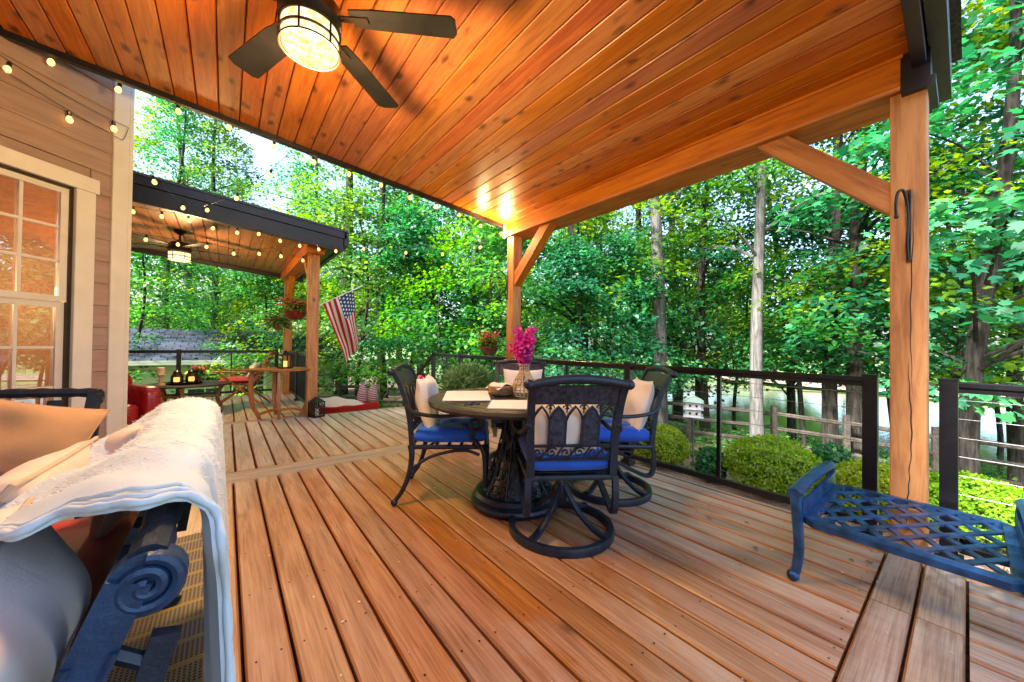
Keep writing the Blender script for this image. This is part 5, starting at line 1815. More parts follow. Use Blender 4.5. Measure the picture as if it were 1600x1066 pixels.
# ------------------------------------------------------------------ hanging pots
def hang_pot(name, label, loc, mat, r_, h, top, flower, seed, cat='hanging pot', bracket=None, spread=1.6, height=0.16):
    """loc is the middle of the pot's rim"""
    t = thing(name, label, cat, loc)
    MB().lathe([(r_ * 0.55, -h), (r_ * 0.85, -h * 0.6), (r_, -0.02), (r_ * 1.05, 0.0), (r_ * 0.95, 0.0), (r_ * 0.9, -0.02), (0.0005, -0.03)], 24).build('pot', mat, t)
    ch = MB()
    for k in range(3):
        a = 2 * math.pi * k / 3
        ch.tube([(r_ * math.cos(a), r_ * math.sin(a), 0), (0, 0, top)], 0.002, 4)
    ch.build('chain', 'black', t)
    rng = np.random.RandomState(seed)
    n = 420
    P = rng.normal(size=(n, 3)) * np.array((r_ * 0.55 * spread / 1.3, r_ * 0.55 * spread / 1.3, height * 0.35)) + (0, 0, height * 0.35)
    N = rng.normal(size=(n, 3)) * 0.6 + (0, 0, 1)
    link('foliage', leaves('foliage', P, N, P + rng.normal(size=(n, 3)) * 0.2, rng.uniform(0.03, 0.065, n), 'leaf' if flower != 'grass' else 'herb', rng.uniform(0, 1, n)), t)
    if flower == 'grass':
        n = 260
        a = rng.uniform(0, 6.28, n)
        D = np.stack([np.cos(a), np.sin(a), rng.uniform(0.3, 1.6, n)], 1)
        P = np.zeros((n, 3)) + rng.normal(size=(n, 3)) * 0.03
        link('grass', leaves('grass', P, rng.normal(size=(n, 3)) * 0.3 + (0, 0, 1) * 1, D, rng.uniform(0.14, 0.30, n), 'herb', rng.uniform(0, 1, n), BLADE * np.array((1.2, 1, 2.5))), t)
    elif flower:
        n = 170
        P = rng.normal(size=(n, 3)) * np.array((r_ * 0.6, r_ * 0.6, height * 0.28)) + (0, 0, height * 0.75)
        link('blossom', leaves('blossom', P, rng.normal(size=(n, 3)), rng.normal(size=(n, 3)), rng.uniform(0.022, 0.04, n), flower, rng.uniform(0, 1, n), KITE * np.array((1.3, 1, 2))), t)
    if bracket:
        MB().tube(smoothpath(bracket, 6), 0.006, 6).build('bracket', 'black', t)
hang_pot('hanging_basket', 'dark red bowl of pink and red flowers hanging by the far porch posts', (0.86, 6.62, 1.60), 'red_pot', 0.155, 0.14, 0.55, 'pink', 21, bracket=[(0, 0, 0.55), (0.06, -0.1, 0.60), (0.14, -0.35, 0.50)])
hang_pot('hanging_basket', 'small terracotta pot of trailing grass hanging at the far porch', (0.76, 7.9, 1.46), 'terracotta', 0.10, 0.13, 0.60, 'grass', 22, bracket=[(0, 0, 0.6), (0.05, 0.3, 0.66), (0.24, 1.0, 0.62)], height=0.14)
hang_pot('hanging_basket', 'brown glazed pot with small red flowers hanging beside the far cedar post', (2.745, 3.952, 1.085), 'pot_glaze', 0.125, 0.125, 0.87, 'pink', 23, height=0.15, spread=1.1)
hook('plant_hook', 'curled black iron plant hook on the far cedar post', (2.929, 3.80, 1.90), R(-130), 1.2)

# ------------------------------------------------------------------ string lights
bulb_me = MB().lathe([(0.0005, -0.052), (0.012, -0.048), (0.019, -0.034), (0.018, -0.020), (0.010, -0.006), (0.009, 0.0)], 10, cap=False).mesh('bulb', 'bulb', 80)
sock_me = MB().lathe([(0.010, -0.004), (0.012, 0.0), (0.012, 0.028), (0.006, 0.034)], 8).mesh('socket', 'black', 40)
def string_light(label, pts, n, sag=0.08, fr=None):
    pts = [Vector(p) for p in pts]
    t = thing('string_light', label, 'string lights', pts[0], 0, 'strings of bulbs on the porch roofs')
    path = []
    for a, b in zip(pts[:-1], pts[1:]):
        for i in range(13):
            q = i / 12
            p = a.lerp(b, q)
            p.z -= sag * 4 * q * (1 - q)
            path.append(p - pts[0])
    MB().tube(path, 0.0024, 5).build('wire', 'black', t)
    L = [0.0]
    for a, b in zip(path[:-1], path[1:]):
        L.append(L[-1] + (b - a).length)
    rng = random.Random(len(label))
    for k in range(n):
        s_ = L[-1] * (k + 0.5) / n
        i = next(j for j in range(1, len(L)) if L[j] >= s_)
        q = (s_ - L[i - 1]) / max(1e-6, L[i] - L[i - 1])
        p = path[i - 1].lerp(path[i], q) - Vector((0, 0, 0.036))
        rot = (rng.uniform(-0.25, 0.25), rng.uniform(-0.25, 0.25), 0)
        o = link('bulb', bulb_me, t, p, rot)
        link('socket', sock_me, o)
ry = 3.985
string_light('string of bulbs along the far edge of the main porch ceiling', [(-1.15, ry, cz(-1.15) + 0.03), (0.0, ry, cz(0) + 0.03), (1.2, ry, cz(1.2) + 0.03), (2.2, ry, cz(2.2) + 0.03), (3.1, ry, cz(3.1) - 0.02)], 13, 0.035)
string_light('two loops of bulbs against the tan siding at the upper house corner', [(-1.35, 3.75, 3.0), (-0.66, 4.32, 2.86), (-0.70, 4.30, 2.74), (-1.5, 3.55, 2.98)], 4, 0.04)
fzr = lambda x: 2.46 + (1.3 - x) * SL
string_light('row of glowing bulbs under the far porch fascia', [(-1.4, 5.74, fzr(-1.4) - 0.03), (-0.4, 5.74, fzr(-0.4) - 0.02), (0.3, 5.74, fzr(0.3) + 0.02), (1.36, 5.74, fzr(1.36) + 0.06)], 12, 0.05)
string_light('second row of bulbs swagged below the far porch ceiling', [(-1.5, 6.35, 2.55), (-0.2, 6.3, 2.42), (0.5, 6.2, 2.46), (1.0, 6.0, 2.40)], 9, 0.07)
string_light('string of bulbs swagged from the house corner to the far porch fascia', [(-0.64, 4.5, 2.75), (-0.30, 5.74, 2.70), (0.45, 4.06, 2.92)], 5, 0.10)
string_light('bulbs swagged across the opening between the two porch roofs', [(1.36, 5.76, 2.72), (2.3, 5.2, 2.62), (3.0, 4.1, 2.68)], 4, 0.16)
for x, e in ((2.86, 10.0), (2.5, 5.0)):
    ld = bpy.data.lights.new('bulb_light', 'POINT')
    ld.energy = e
    ld.color = (1.0, 0.66, 0.28)
    ld.shadow_soft_size = 0.03
    lo = bpy.data.objects.new('bulb_light', ld)
    col.objects.link(lo)
    lo.location = (x, 3.82, cz(x) - 0.17)

# ------------------------------------------------------------------ garden
def boxwood(name, label, x, y, rx, ry_, h, seed, mat='box_leaf', n=7500, size=0.030, group='clipped round shrubs along the deck'):
    z0 = gz(x, y)
    t = thing(name, label, 'shrub', (x, y, z0), 0, group)
    rng = np.random.RandomState(seed)
    d = rng.normal(size=(n, 3))
    d /= np.linalg.norm(d, axis=1, keepdims=True)
    d[:, 2] = np.where(d[:, 2] < -0.55, -d[:, 2], d[:, 2])
    lump = 1 + 0.05 * np.sin(d[:, 0] * 7 + seed) * np.cos(d[:, 1] * 6) + 0.04 * np.sin(d[:, 2] * 11 + d[:, 0] * 9)
    k = (rng.uniform(0.86, 1.03, n) * lump)[:, None]
    P = d * k * np.array((rx, ry_, h * 0.55)) + (0, 0, h * 0.50)
    N = d + rng.normal(size=(n, 3)) * 0.55
    D = d * 0.5 + rng.normal(size=(n, 3)) * 0.7 + (0, 0, 0.5)
    link('foliage', leaves('foliage', P, N, D, rng.uniform(size * 0.7, size * 1.4, n), mat, np.clip(rng.normal(0.55, 0.25, n), 0, 1)), t)
    st = MB()
    for k in range(9):
        a = 2 * math.pi * k / 9
        st.tube([(0.05 * math.cos(a), 0.05 * math.sin(a), -0.03), (rx * 0.4 * math.cos(a), ry_ * 0.4 * math.sin(a), h * 0.35), (rx * 0.75 * math.cos(a), ry_ * 0.75 * math.sin(a), h * 0.6)], [0.014, 0.010, 0.005], 5)
    st.build('stems', 'bark', t)
    # twiggy, darker inside
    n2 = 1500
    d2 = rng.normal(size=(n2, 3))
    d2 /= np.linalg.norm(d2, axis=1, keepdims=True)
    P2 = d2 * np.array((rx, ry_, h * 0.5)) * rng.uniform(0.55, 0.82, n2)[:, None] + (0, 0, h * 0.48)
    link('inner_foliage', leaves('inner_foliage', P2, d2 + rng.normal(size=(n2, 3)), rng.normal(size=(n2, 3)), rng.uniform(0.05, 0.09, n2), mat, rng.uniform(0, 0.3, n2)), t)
for px, dep, rx, ry_, h, lab, sd in (
        (1206, 4.55, 0.50, 0.52, 0.70, 'wide clipped yellow-green shrub behind the railing midway to the near post', 1),
        (1030, 5.60, 0.42, 0.42, 0.60, 'clipped yellow-green shrub behind the swivel chair by the railing', 2),
        (1362, 3.95, 0.36, 0.38, 0.60, 'clipped yellow-green shrub seen between railing post and near cedar post', 3),
        (1520, 3.55, 0.42, 0.50, 0.62, 'clipped yellow-green shrub right of the near cedar post behind cables', 4)):
    x, y, z = at(px, dep)
    boxwood('round_shrub', lab, x, y, rx, ry_, h, sd)
x, y, z = at(1112, 5.0)
boxwood('small_shrub', 'small loose grey-green shrub on the pine straw by the birdhouse pole', x, y, 0.20, 0.18, 0.42, 9, 'leaf_cool', 900, 0.055, None)
x, y, z = at(1300, 4.9)
boxwood('small_shrub', 'wispy dark green shrub behind the widest clipped shrub', x, y, 0.30, 0.26, 0.62, 10, 'leaf_cool', 700, 0.06, None)

def planter():
    t = thing('planter', 'grey tub of feathery green herbs behind the dining table by the railing', 'planter', (2.66, 4.35, 0))
    MB().lathe([(0.17, 0.0), (0.21, 0.26), (0.225, 0.30), (0.20, 0.30), (0.19, 0.27), (0.0005, 0.26)], 24).build('tub', 'terracotta', t)
    rng = np.random.RandomState(5)
    n = 2600
    d = rng.normal(size=(n, 3))
    d /= np.linalg.norm(d, axis=1, keepdims=True)
    P = d * rng.uniform(0.3, 1, n)[:, None] ** 0.5 * np.array((0.36, 0.36, 0.26)) + (0, 0, 0.55)
    link('foliage', leaves('foliage', P, rng.normal(size=(n, 3)), d + rng.normal(size=(n, 3)) * 0.4 + (0, 0, 0.8), rng.uniform(0.05, 0.11, n), 'herb', rng.uniform(0, 1, n), KITE * np.array((0.45, 1, 1))), t)
    t2 = thing('planter', 'low dark pot of pink flowers at the stair end of the railing', 'planter', (2.55, 5.75, 0))
    MB().lathe([(0.13, 0.0), (0.17, 0.26), (0.18, 0.28), (0.155, 0.28), (0.0005, 0.25)], 20).build('tub', 'pot_glaze', t2)
    flowers_in(t2, 0.52, 0.26, 26, 'pink', 31)
planter()

def leaf_cloud(name, seed, centres, radii, per, size, mat, flat=0.28, shape=KITE, shade=None):
    """sprays of leaves: flattish tilted fans round each centre"""
    rng = np.random.RandomState(seed)
    Ps, Ns, Ds, Rn = [], [], [], []
    for c, r_ in zip(centres, radii):
        m_ = max(8, int(per * (r_ / 0.8) ** 2 * rng.uniform(0.7, 1.2)))
        rad = np.array((c[0], c[1], 0.0))
        rad = rad / (np.linalg.norm(rad) + 1e-6)
        tilt = rng.normal(size=3) * 0.16 + rad * 0.25
        nrm = np.array((0, 0, 1.0)) + tilt
        nrm /= np.linalg.norm(nrm)
        a = np.cross(nrm, rng.normal(size=3))
        a /= np.linalg.norm(a)
        b = np.cross(nrm, a)
        ang = rng.uniform(0, 2 * math.pi, m_)
        rr = np.sqrt(rng.uniform(0, 1, m_)) * r_
        # lobed outline so each spray frays into twigs
        rr *= 0.62 + 0.38 * np.cos(ang * rng.randint(3, 6) + rng.uniform(0, 6)) ** 2
        hz = rng.normal(size=m_) * r_ * flat * 0.45 - (rr / r_) ** 2 * r_ * 0.16
        P = np.array(c) + a * (rr * np.cos(ang))[:, None] + b * (rr * np.sin(ang))[:, None] + nrm * hz[:, None]
        Ps.append(P)
        Ns.append(nrm + rng.normal(size=(m_, 3)) * 0.42)
        Ds.append((a * np.cos(ang)[:, None] + b * np.sin(ang)[:, None]) + rng.normal(size=(m_, 3)) * 0.5 - np.array((0, 0, 0.25)))
        base = rng.uniform(0.15, 0.75)
        Rn.append(np.clip(base + rng.normal(size=m_) * 0.16, 0, 1))
    P, N, D, Rn = np.vstack(Ps), np.vstack(Ns), np.vstack(Ds), np.concatenate(Rn)
    return leaves(name, P, N, D, rng.uniform(size * 0.7, size * 1.3, len(P)), mat, Rn, shape)

def make_tree_mesh(seed, H, z0, Rm, nspray, per, size, mat, bark, r0, shape=KITE, lean=0.0, low=0.0, srad=(0.55, 1.0)):
    """returns (trunk mesh, crown mesh); crown from z0 to H with widest radius Rm"""
    rng = np.random.RandomState(seed)
    tk = MB()
    nseg = 14
    ph = rng.uniform(0, 6.28)
    def axis(z):
        f = max(0.0, z / H)
        return Vector((0.34 * math.sin(f * 5 + ph) * f ** 0.7 + lean * z * math.cos(ph), 0.30 * (math.cos(f * 4.3 + ph) - math.cos(ph)) * f ** 0.5 + lean * z * math.sin(ph), z))
    zs = [-0.35] + [H * 0.96 * i / nseg for i in range(nseg + 1)]
    pts = [axis(z) for z in zs]
    rs = [r0 * 1.35] + [r0 * (1.18 if i == 0 else 1.0) * (1 - 0.80 * (i / nseg) ** 1.15) for i in range(nseg + 1)]
    tk.tube(pts, rs, 10)
    cs, rads = [], []
    k = 0
    while len(cs) < nspray:
        f = rng.uniform(0, 1)
        z = z0 + (H - z0) * f
        prof = math.sin(math.pi * min(1, (0.22 + 0.78 * f) ** 0.9)) ** 0.6 * (1 - 0.35 * f) + low * (1 - f)
        rr = Rm * prof * math.sqrt(rng.uniform(0.06, 1))
        a = rng.uniform(0, 6.28)
        c = axis(z) + Vector((rr * math.cos(a), rr * math.sin(a), rng.normal() * 0.2))
        cs.append(tuple(c))
        rads.append(rng.uniform(*srad))
        if k % 4 == 0 and rr > 0.4:
            q = axis(max(0.6, z - rr * 0.45))
            midp = (q + c) / 2 + Vector((0, 0, 0.12 * rr))
            rb = max(0.010, r0 * 0.30 * (1 - f * 0.7))
            tk.tube(smoothpath([q, midp, c], 3), [rb, rb * 0.8, rb * 0.65, rb * 0.55, rb * 0.45, rb * 0.35, rb * 0.2], 5)
        k += 1
    return tk.mesh('trunk', bark, 60), leaf_cloud('crown', seed + 50, cs, rads, per, size, mat, shape=shape)

KINDS = {
    'tall_a': make_tree_mesh(1, 15.0, 2.6, 2.9, 105, 110, 0.125, 'leaf', 'bark', 0.17),
    'tall_b': make_tree_mesh(2, 16.5, 3.4, 3.2, 115, 110, 0.125, 'leaf_lime', 'bark', 0.20),
    'tall_c': make_tree_mesh(3, 13.5, 2.2, 2.6, 100, 110, 0.120, 'leaf_cool', 'bark', 0.14),
    'pale': make_tree_mesh(4, 17.0, 6.0, 3.0, 85, 110, 0.125, 'leaf', 'bark_pale', 0.165),
    'under_a': make_tree_mesh(5, 5.4, 0.75, 2.0, 80, 125, 0.11, 'leaf_cool', 'bark', 0.055, low=0.35, srad=(0.5, 0.9)),
    'under_b': make_tree_mesh(6, 6.2, 0.9, 2.2, 85, 125, 0.11, 'leaf', 'bark', 0.065, low=0.35, srad=(0.5, 0.9)),
    'under_c': make_tree_mesh(7, 4.6, 0.6, 1.9, 75, 125, 0.105, 'leaf_lime', 'bark', 0.05, low=0.4, srad=(0.45, 0.85)),
    'mid': make_tree_mesh(15, 6.8, 2.3, 2.3, 80, 125, 0.11, 'leaf_cool', 'bark', 0.07, low=0.15, srad=(0.5, 0.9)),
    'mid_b': make_tree_mesh(16, 6.4, 2.1, 2.2, 75, 125, 0.11, 'leaf_lime', 'bark', 0.06, low=0.15, srad=(0.5, 0.9)),
    'maple': make_tree_mesh(8, 11.0, 2.0, 2.7, 125, 70, 0.135, 'leaf_cool', 'bark', 0.14, MAPLE, low=0.25, srad=(0.5, 0.9)),
    'maple_b': make_tree_mesh(9, 10.0, 1.9, 2.6, 115, 70, 0.135, 'leaf_lime', 'bark', 0.12, MAPLE, low=0.25, srad=(0.5, 0.9)),
}
def tree(kind, label, px, dep, rz=0.0, s_=1.0, group=None, name='broadleaf_tree', tilt=0.0):
    x, y, z = at(px, dep)
    t = thing(name, label, 'tree', (x, y, z - 0.05), rz, group)
    t.rotation_euler = (tilt, 0, rz)
    t.scale = (s_, s_, s_)
    a, b = KINDS[kind]
    link('trunk', a, t)
    link('crown', b, t)
    return t

# trunks one can pick out, left to right
MAIN = [
    ('tall_c', 'slim tree rising behind the far porch roof next to the house corner', 262, 15.0, 1.0),
    ('tall_a', 'tree with dark trunk above the ridge of the shed roof', 330, 17.0, 1.0),
    ('tall_b', 'tall tree whose upper trunk shows between the two porch roofs', 535, 13.5, 1.0),
    ('tall_a', 'tree behind the american flag', 600, 12.0, 0.9),
    ('tall_c', 'dark trunk tree just left of the far cedar post', 742, 11.5, 1.0),
    ('tall_b', 'thick dark trunk tree right of the far cedar post', 915, 9.6, 1.0),
    ('tall_a', 'slender dark tree between the thick dark trunk and the pale trunk', 988, 12.0, 0.85),
    ('pale', 'tall pale grey trunk tree near the middle of the railing', 1033, 8.6, 1.0),
    ('tall_c', 'slender straight tree right of the pale trunk', 1103, 10.5, 0.95),
    ('pale', 'grey trunk tree behind the widest clipped shrub', 1185, 7.6, 0.78),
    ('tall_c', 'leaning tree under the cedar brace', 1238, 11.5, 0.9),
    ('tall_a', 'dark trunk tree left of the near cedar post', 1300, 8.3, 0.90),
    ('tall_b', 'crooked dark trunk tree right beside the near cedar post', 1338, 7.6, 0.80),
    ('maple', 'leafy maple with dark trunk right of the near cedar post', 1512, 5.9, 0.95),
    ('maple_b', 'bright green maple at the right edge behind the short railing', 1592, 6.9, 1.0),
]
for i, (k, lab, px, dep, s_) in enumerate(MAIN):
    tree(k, lab, px, dep, i * 1.37, s_, 'trees one can pick out in front of the woods', tilt=R((-3, 2, 0, 3, -2)[i % 5]))
# lower trees filling in under the tall crowns
rng_ = random.Random(5)
UNDER = [
    ('under_b', 'dense bushy tree overhanging the left end of the shed roof', 205, 10.6, 0.95),
    ('under_a', 'bushy tree arching over the shed roof behind the far porch', 400, 11.3, 0.85),
    ('under_c', 'bright bushy tree behind the far porch posts', 470, 12.2, 1.05),
    ('under_b', 'bushy tree hanging over the wooden gate behind the flag', 560, 11.0, 1.0),
    ('under_a', 'dark green bushy tree above the stair handrail', 640, 10.2, 1.0),
    ('under_c', 'yellow-green bushy tree left of the hanging brown pot', 705, 9.4, 0.95),
    ('under_b', 'bushy tree behind the far cedar post', 800, 8.8, 0.9),
    ('under_a', 'blue-green layered tree low behind the railing in the middle', 890, 7.6, 0.74),
    ('under_a', 'blue-green layered tree left of the pale trunk', 960, 8.2, 0.82),
    ('mid_b', 'light green small tree behind the birdhouse', 1085, 12.5, 1.15),
    ('mid', 'small tree filling the view under the cedar brace', 1255, 9.4, 0.95),
    ('mid', 'blue-green small tree left of the near cedar post', 1330, 9.0, 1.0),
    ('mid', 'blue-green branches hanging behind the short railing', 1480, 7.0, 0.95),
]
for i, (k, lab, px, dep, s_) in enumerate(UNDER):
    tree(k, lab, px, dep, 0.6 + i * 1.9, s_, 'bushy trees below the tall crowns', 'small_tree')
MARKS = ((40, 'the house window'), (180, 'the house corner trim'), (300, 'the far porch fan'), (400, 'the far porch ceiling'), (500, 'the far porch posts'), (570, 'the american flag'), (640, 'the stair handrail'), (710, 'the bulbs between the roofs'), (790, 'the far cedar post'), (850, 'the far cedar brace'), (930, 'the thick dark trunk'), (1030, 'the pale trunk'), (1110, 'the birdhouse'), (1200, 'the widest clipped shrub'), (1280, 'the near cedar brace'), (1420, 'the near cedar post'), (1520, 'the maple trunk'), (1650, 'the right edge of the photo'))
def forest_label(row, px):
    m_ = min(MARKS, key=lambda q: abs(q[0] - px))[1]
    return ('tall green forest tree in the first row behind ', 'tall green forest tree deeper in the woods behind ', 'tall green forest tree in the farthest row behind ')[row] + m_
kinds = ['tall_a', 'tall_b', 'tall_c', 'tall_a', 'tall_c']
n_ = 0
for row, (dep, step) in enumerate(((17.0, 150), (24.0, 130), (30.0, 120))):
    px = 120 + row * 37
    while px < 1720:
        d = dep * rng_.uniform(0.9, 1.12)
        water_ = px > 1090 and d > 11.0
        if water_:
            px += step * 1.3
            if row < 2:
                continue
            d = 42 + rng_.uniform(0, 6)
        tree(kinds[n_ % 5], forest_label(row, px), px, d, n_ * 2.1, rng_.uniform(0.85, 1.1) * (1.0 if not water_ else 1.0), 'forest trees deep in the woods')
        n_ += 1
        px += step * rng_.uniform(0.75, 1.25)
for i, (px, d) in enumerate(((150, 13.0), (520, 15), (660, 14.5), (770, 13.5), (860, 12.8), (1010, 14.5), (1150, 13.2), (1400, 12.0), (1560, 10.5), (940, 12.0))):
    tree(['under_b', 'under_c', 'under_a'][i % 3] if px < 1050 else 'mid_b', 'bushy low tree in the second row behind ' + min(MARKS, key=lambda q: abs(q[0] - px))[1], px, d, i * 1.3, rng_.uniform(1.0, 1.3), 'bushy low trees in the second row', 'small_tree')

def far_woods():
    """woods too far to tell trees apart"""
    rng = np.random.RandomState(77)
    cs, rd = [], []
    for k in range(900):
        a = rng.uniform(R(-35), R(110))
        d = rng.uniform(46, 60)
        x, y = d * math.sin(a), d * math.cos(a)
        top = 8.5 + 3.0 * math.sin(a * 9) + 2 * math.sin(a * 23)
        cs.append((x, y, gz(x, y) + rng.uniform(0.3, 1) ** 0.8 * top))
        rd.append(rng.uniform(1.3, 2.4))
    me = leaf_cloud('distant_woods', 78, cs, rd, 16, 0.55, 'leaf', 0.8)
    o = link('distant_woods', me)
    tag(o, 'mass of green foliage far behind the trees and the pond', 'woods', None, 'stuff')
far_woods()

def grass_strip():
    rng = np.random.RandomState(3)
    n = 9000
    x = rng.uniform(3.05, 3.75, n)
    y = rng.uniform(-2.5, 5.5, n)
    P = np.stack([x, y, [gz(a, b) - 0.01 for a, b in zip(x, y)]], 1)
    D = rng.normal(size=(n, 3)) * 0.5 + (0, 0, 1)
    o = link('lawn_grass', leaves('lawn_grass', P, rng.normal(size=(n, 3)) + (0.3, 0, 0), D, rng.uniform(0.06, 0.13, n), 'grass_leaf', rng.uniform(0, 1, n), BLADE))
    tag(o, 'strip of lawn grass along the foot of the deck', 'grass', None, 'stuff')
    n = 16000
    x = 3.7 + rng.uniform(0, 1, n) ** 1.3 * 5.0
    y = rng.uniform(-3.5, 7.5, n)
    P = np.stack([x, y, [gz(a, b) + 0.008 for a, b in zip(x, y)]], 1)
    D = rng.normal(size=(n, 3)) * (1, 1, 0.12)
    m_ = bpy.data.materials.get('pine_straw')
    o = link('pine_straw', leaves('pine_straw', P, rng.normal(size=(n, 3)) * 0.4 + (0, 0, 1), D, rng.uniform(0.08, 0.2, n), 'straw', rng.uniform(0, 1, n), BLADE * np.array((0.8, 1, 1))))
    tag(o, 'brown pine straw mulch spread under the shrubs', 'mulch', None, 'stuff')
    n = 5000
    pts = []
    while len(pts) < n:
        px = rng.uniform(980, 1600)
        d = rng.uniform(5.6, 11)
        pts.append(at(px, d))
    P = np.array(pts)
    o = link('ground_cover', leaves('ground_cover', P + np.abs(rng.normal(size=(n, 3))) * (0.05, 0.05, 0.12), rng.normal(size=(n, 3)) * 0.6 + (0, 0, 1), rng.normal(size=(n, 3)), rng.uniform(0.05, 0.11, n), 'leaf', rng.uniform(0, 1, n)))
    tag(o, 'low leafy ground cover under the trees before the pond', 'ground cover', None, 'stuff')
M['straw'] = plain('pine_straw', (0.30, 0.17, 0.10), 0.9, 0, 0.4, 3)
grass_strip()

def rail_fence(label, a, b, n, rails=3, h=1.05):
    a, b = Vector(a), Vector(b)
    t = thing('split_rail_fence', label, 'fence', (a.x, a.y, gz(a.x, a.y)))
    o0 = Vector((a.x, a.y, gz(a.x, a.y)))
    rng = random.Random(n)
    P = []
    for i in range(n + 1):
        p = a.lerp(b, i / n)
        P.append(Vector((p.x, p.y, gz(p.x, p.y))) - o0)
        MB().box(P[-1] + Vector((0, 0, h / 2 - 0.1)), (0.11, 0.11, h + 0.2), Matrix.Rotation(rng.uniform(0, 1), 3, 'Z'), 0.02, 2).build('fence_post', 'old_wood', t, 30)
    for i in range(n):
        for k in range(rails):
            z = 0.25 + 0.32 * k
            MB().beam(P[i] + Vector((0, 0, z + rng.uniform(-0.02, 0.02))), P[i + 1] + Vector((0, 0, z + rng.uniform(-0.02, 0.02))), 0.06, 0.085, ch=0.02).build('fence_rail', 'old_wood', t, 30)
f1, f2 = at(850, 9.4), at(1210, 8.1)
rail_fence('split rail fence running behind the shrubs towards the birdhouse', f1, f2, 3)
f3 = at(1640, 5.8)
rail_fence('split rail fence between the pond and the clipped shrubs', f2, f3, 3)
g1, g2 = at(470, 10.2), at(596, 9.9)
rail_fence('dark split rail fence beyond the red boat at the foot of the steps', g1, g2, 2, 3, 0.95)
def gate():
    x, y, z = at(628, 9.9)
    t = thing('garden_gate', 'brown wooden gate with crossed braces behind the deck steps', 'gate', (x, y, z), R(-38))
    for s_ in (-0.62, 0.62):
        MB().box((s_, 0, 0.48), (0.07, 0.05, 0.96)).build('stile', 'old_wood', t)
    for z_ in (0.16, 0.52, 0.90):
        MB().box((0, 0.004, z_), (1.17, 0.035, 0.08)).build('rail', 'old_wood', t)
    MB().beam((-0.58, 0.03, 0.16), (0.0, 0.03, 0.92), 0.03, 0.07, (0, 1, 0)).build('brace', 'old_wood', t)
    MB().beam((0.58, 0.03, 0.16), (0.0, 0.03, 0.92), 0.03, 0.07, (0, 1, 0)).build('brace', 'old_wood', t)
gate()

def birdhouse():
    x, y, z = at(1084, 6.3)
    t = thing('birdhouse', 'white two storey birdhouse on a thin pole behind the railing', 'birdhouse', (x, y, z), R(25))
    hp = 0.80
    MB().tube([(0, 0, 0), (0, 0, hp)], 0.014, 8).build('pole', 'steel', t)
    for k in range(2):
        z0 = hp + 0.13 * k
        b = MB().box((0, 0, z0 + 0.062), (0.32, 0.24, 0.105)).build('storey', 'white', t, 0)
        MB().box((0, 0, z0 + 0.004), (0.39, 0.31, 0.012)).build('porch', 'white', b, 0)
        hl = MB()
        for i in range(4):
            hl.lathe([(0.017, 0.0), (0.017, 0.004)], 10, (0, 0, 0))
        for i in range(4):
            u = -0.12 + 0.08 * i
            for sgn, ax in ((-1, 'y'), (1, 'y')):
                m_ = MB()
                m_.prism([(0.018 * math.cos(a), 0.022 * math.sin(a)) for a in np.linspace(0, 2 * math.pi, 13)[:-1]], 0.0, 0.004, lambda p, q, w: (u + p, sgn * (0.121 + w), z0 + 0.062 + q))
                m_.build('entrance', 'black', b, 0)
        for sgn in (-1, 1):
            for i in range(2):
                u = -0.05 + 0.1 * i
                m_ = MB().prism([(0.018 * math.cos(a), 0.022 * math.sin(a)) for a in np.linspace(0, 2 * math.pi, 13)[:-1]], 0.0, 0.004, lambda p, q, w: (sgn * (0.161 + w), u + p, z0 + 0.062 + q))
                m_.build('entrance', 'black', b, 0)
    zr = hp + 0.25
    MB().add([(-0.20, -0.16, zr), (0.20, -0.16, zr), (0.20, 0.16, zr), (-0.20, 0.16, zr), (-0.12, 0, zr + 0.10), (0.12, 0, zr + 0.10)],
             [(3, 2, 1, 0), (0, 1, 5, 4), (2, 3, 4, 5), (1, 2, 5), (3, 0, 4)]).build('roof', 'roof_green', t, 0)
M['roof_green'] = plain('pale_green_roof', (0.42, 0.56, 0.46), 0.6)
birdhouse()

def feeder():
    x, y, z = at(1499, 7.5)
    t = thing('bird_feeder', 'small brown wooden feeder box behind the short railing', 'bird feeder', (x, y, z))
    MB().box((0, 0, 0.3), (0.07, 0.07, 0.6)).build('post', 'old_wood', t)
    MB().box((0, 0, 0.72), (0.20, 0.20, 0.24)).build('box', 'terracotta', t)
    MB().add([(-0.15, -0.15, 0.84), (0.15, -0.15, 0.84), (0.15, 0.15, 0.84), (-0.15, 0.15, 0.84), (-0.15, 0, 0.94), (0.15, 0, 0.94)], [(3, 2, 1, 0), (0, 1, 5, 4), (2, 3, 4, 5), (1, 2, 5), (3, 0, 4)]).build('roof', 'white', t, 0)
feeder()

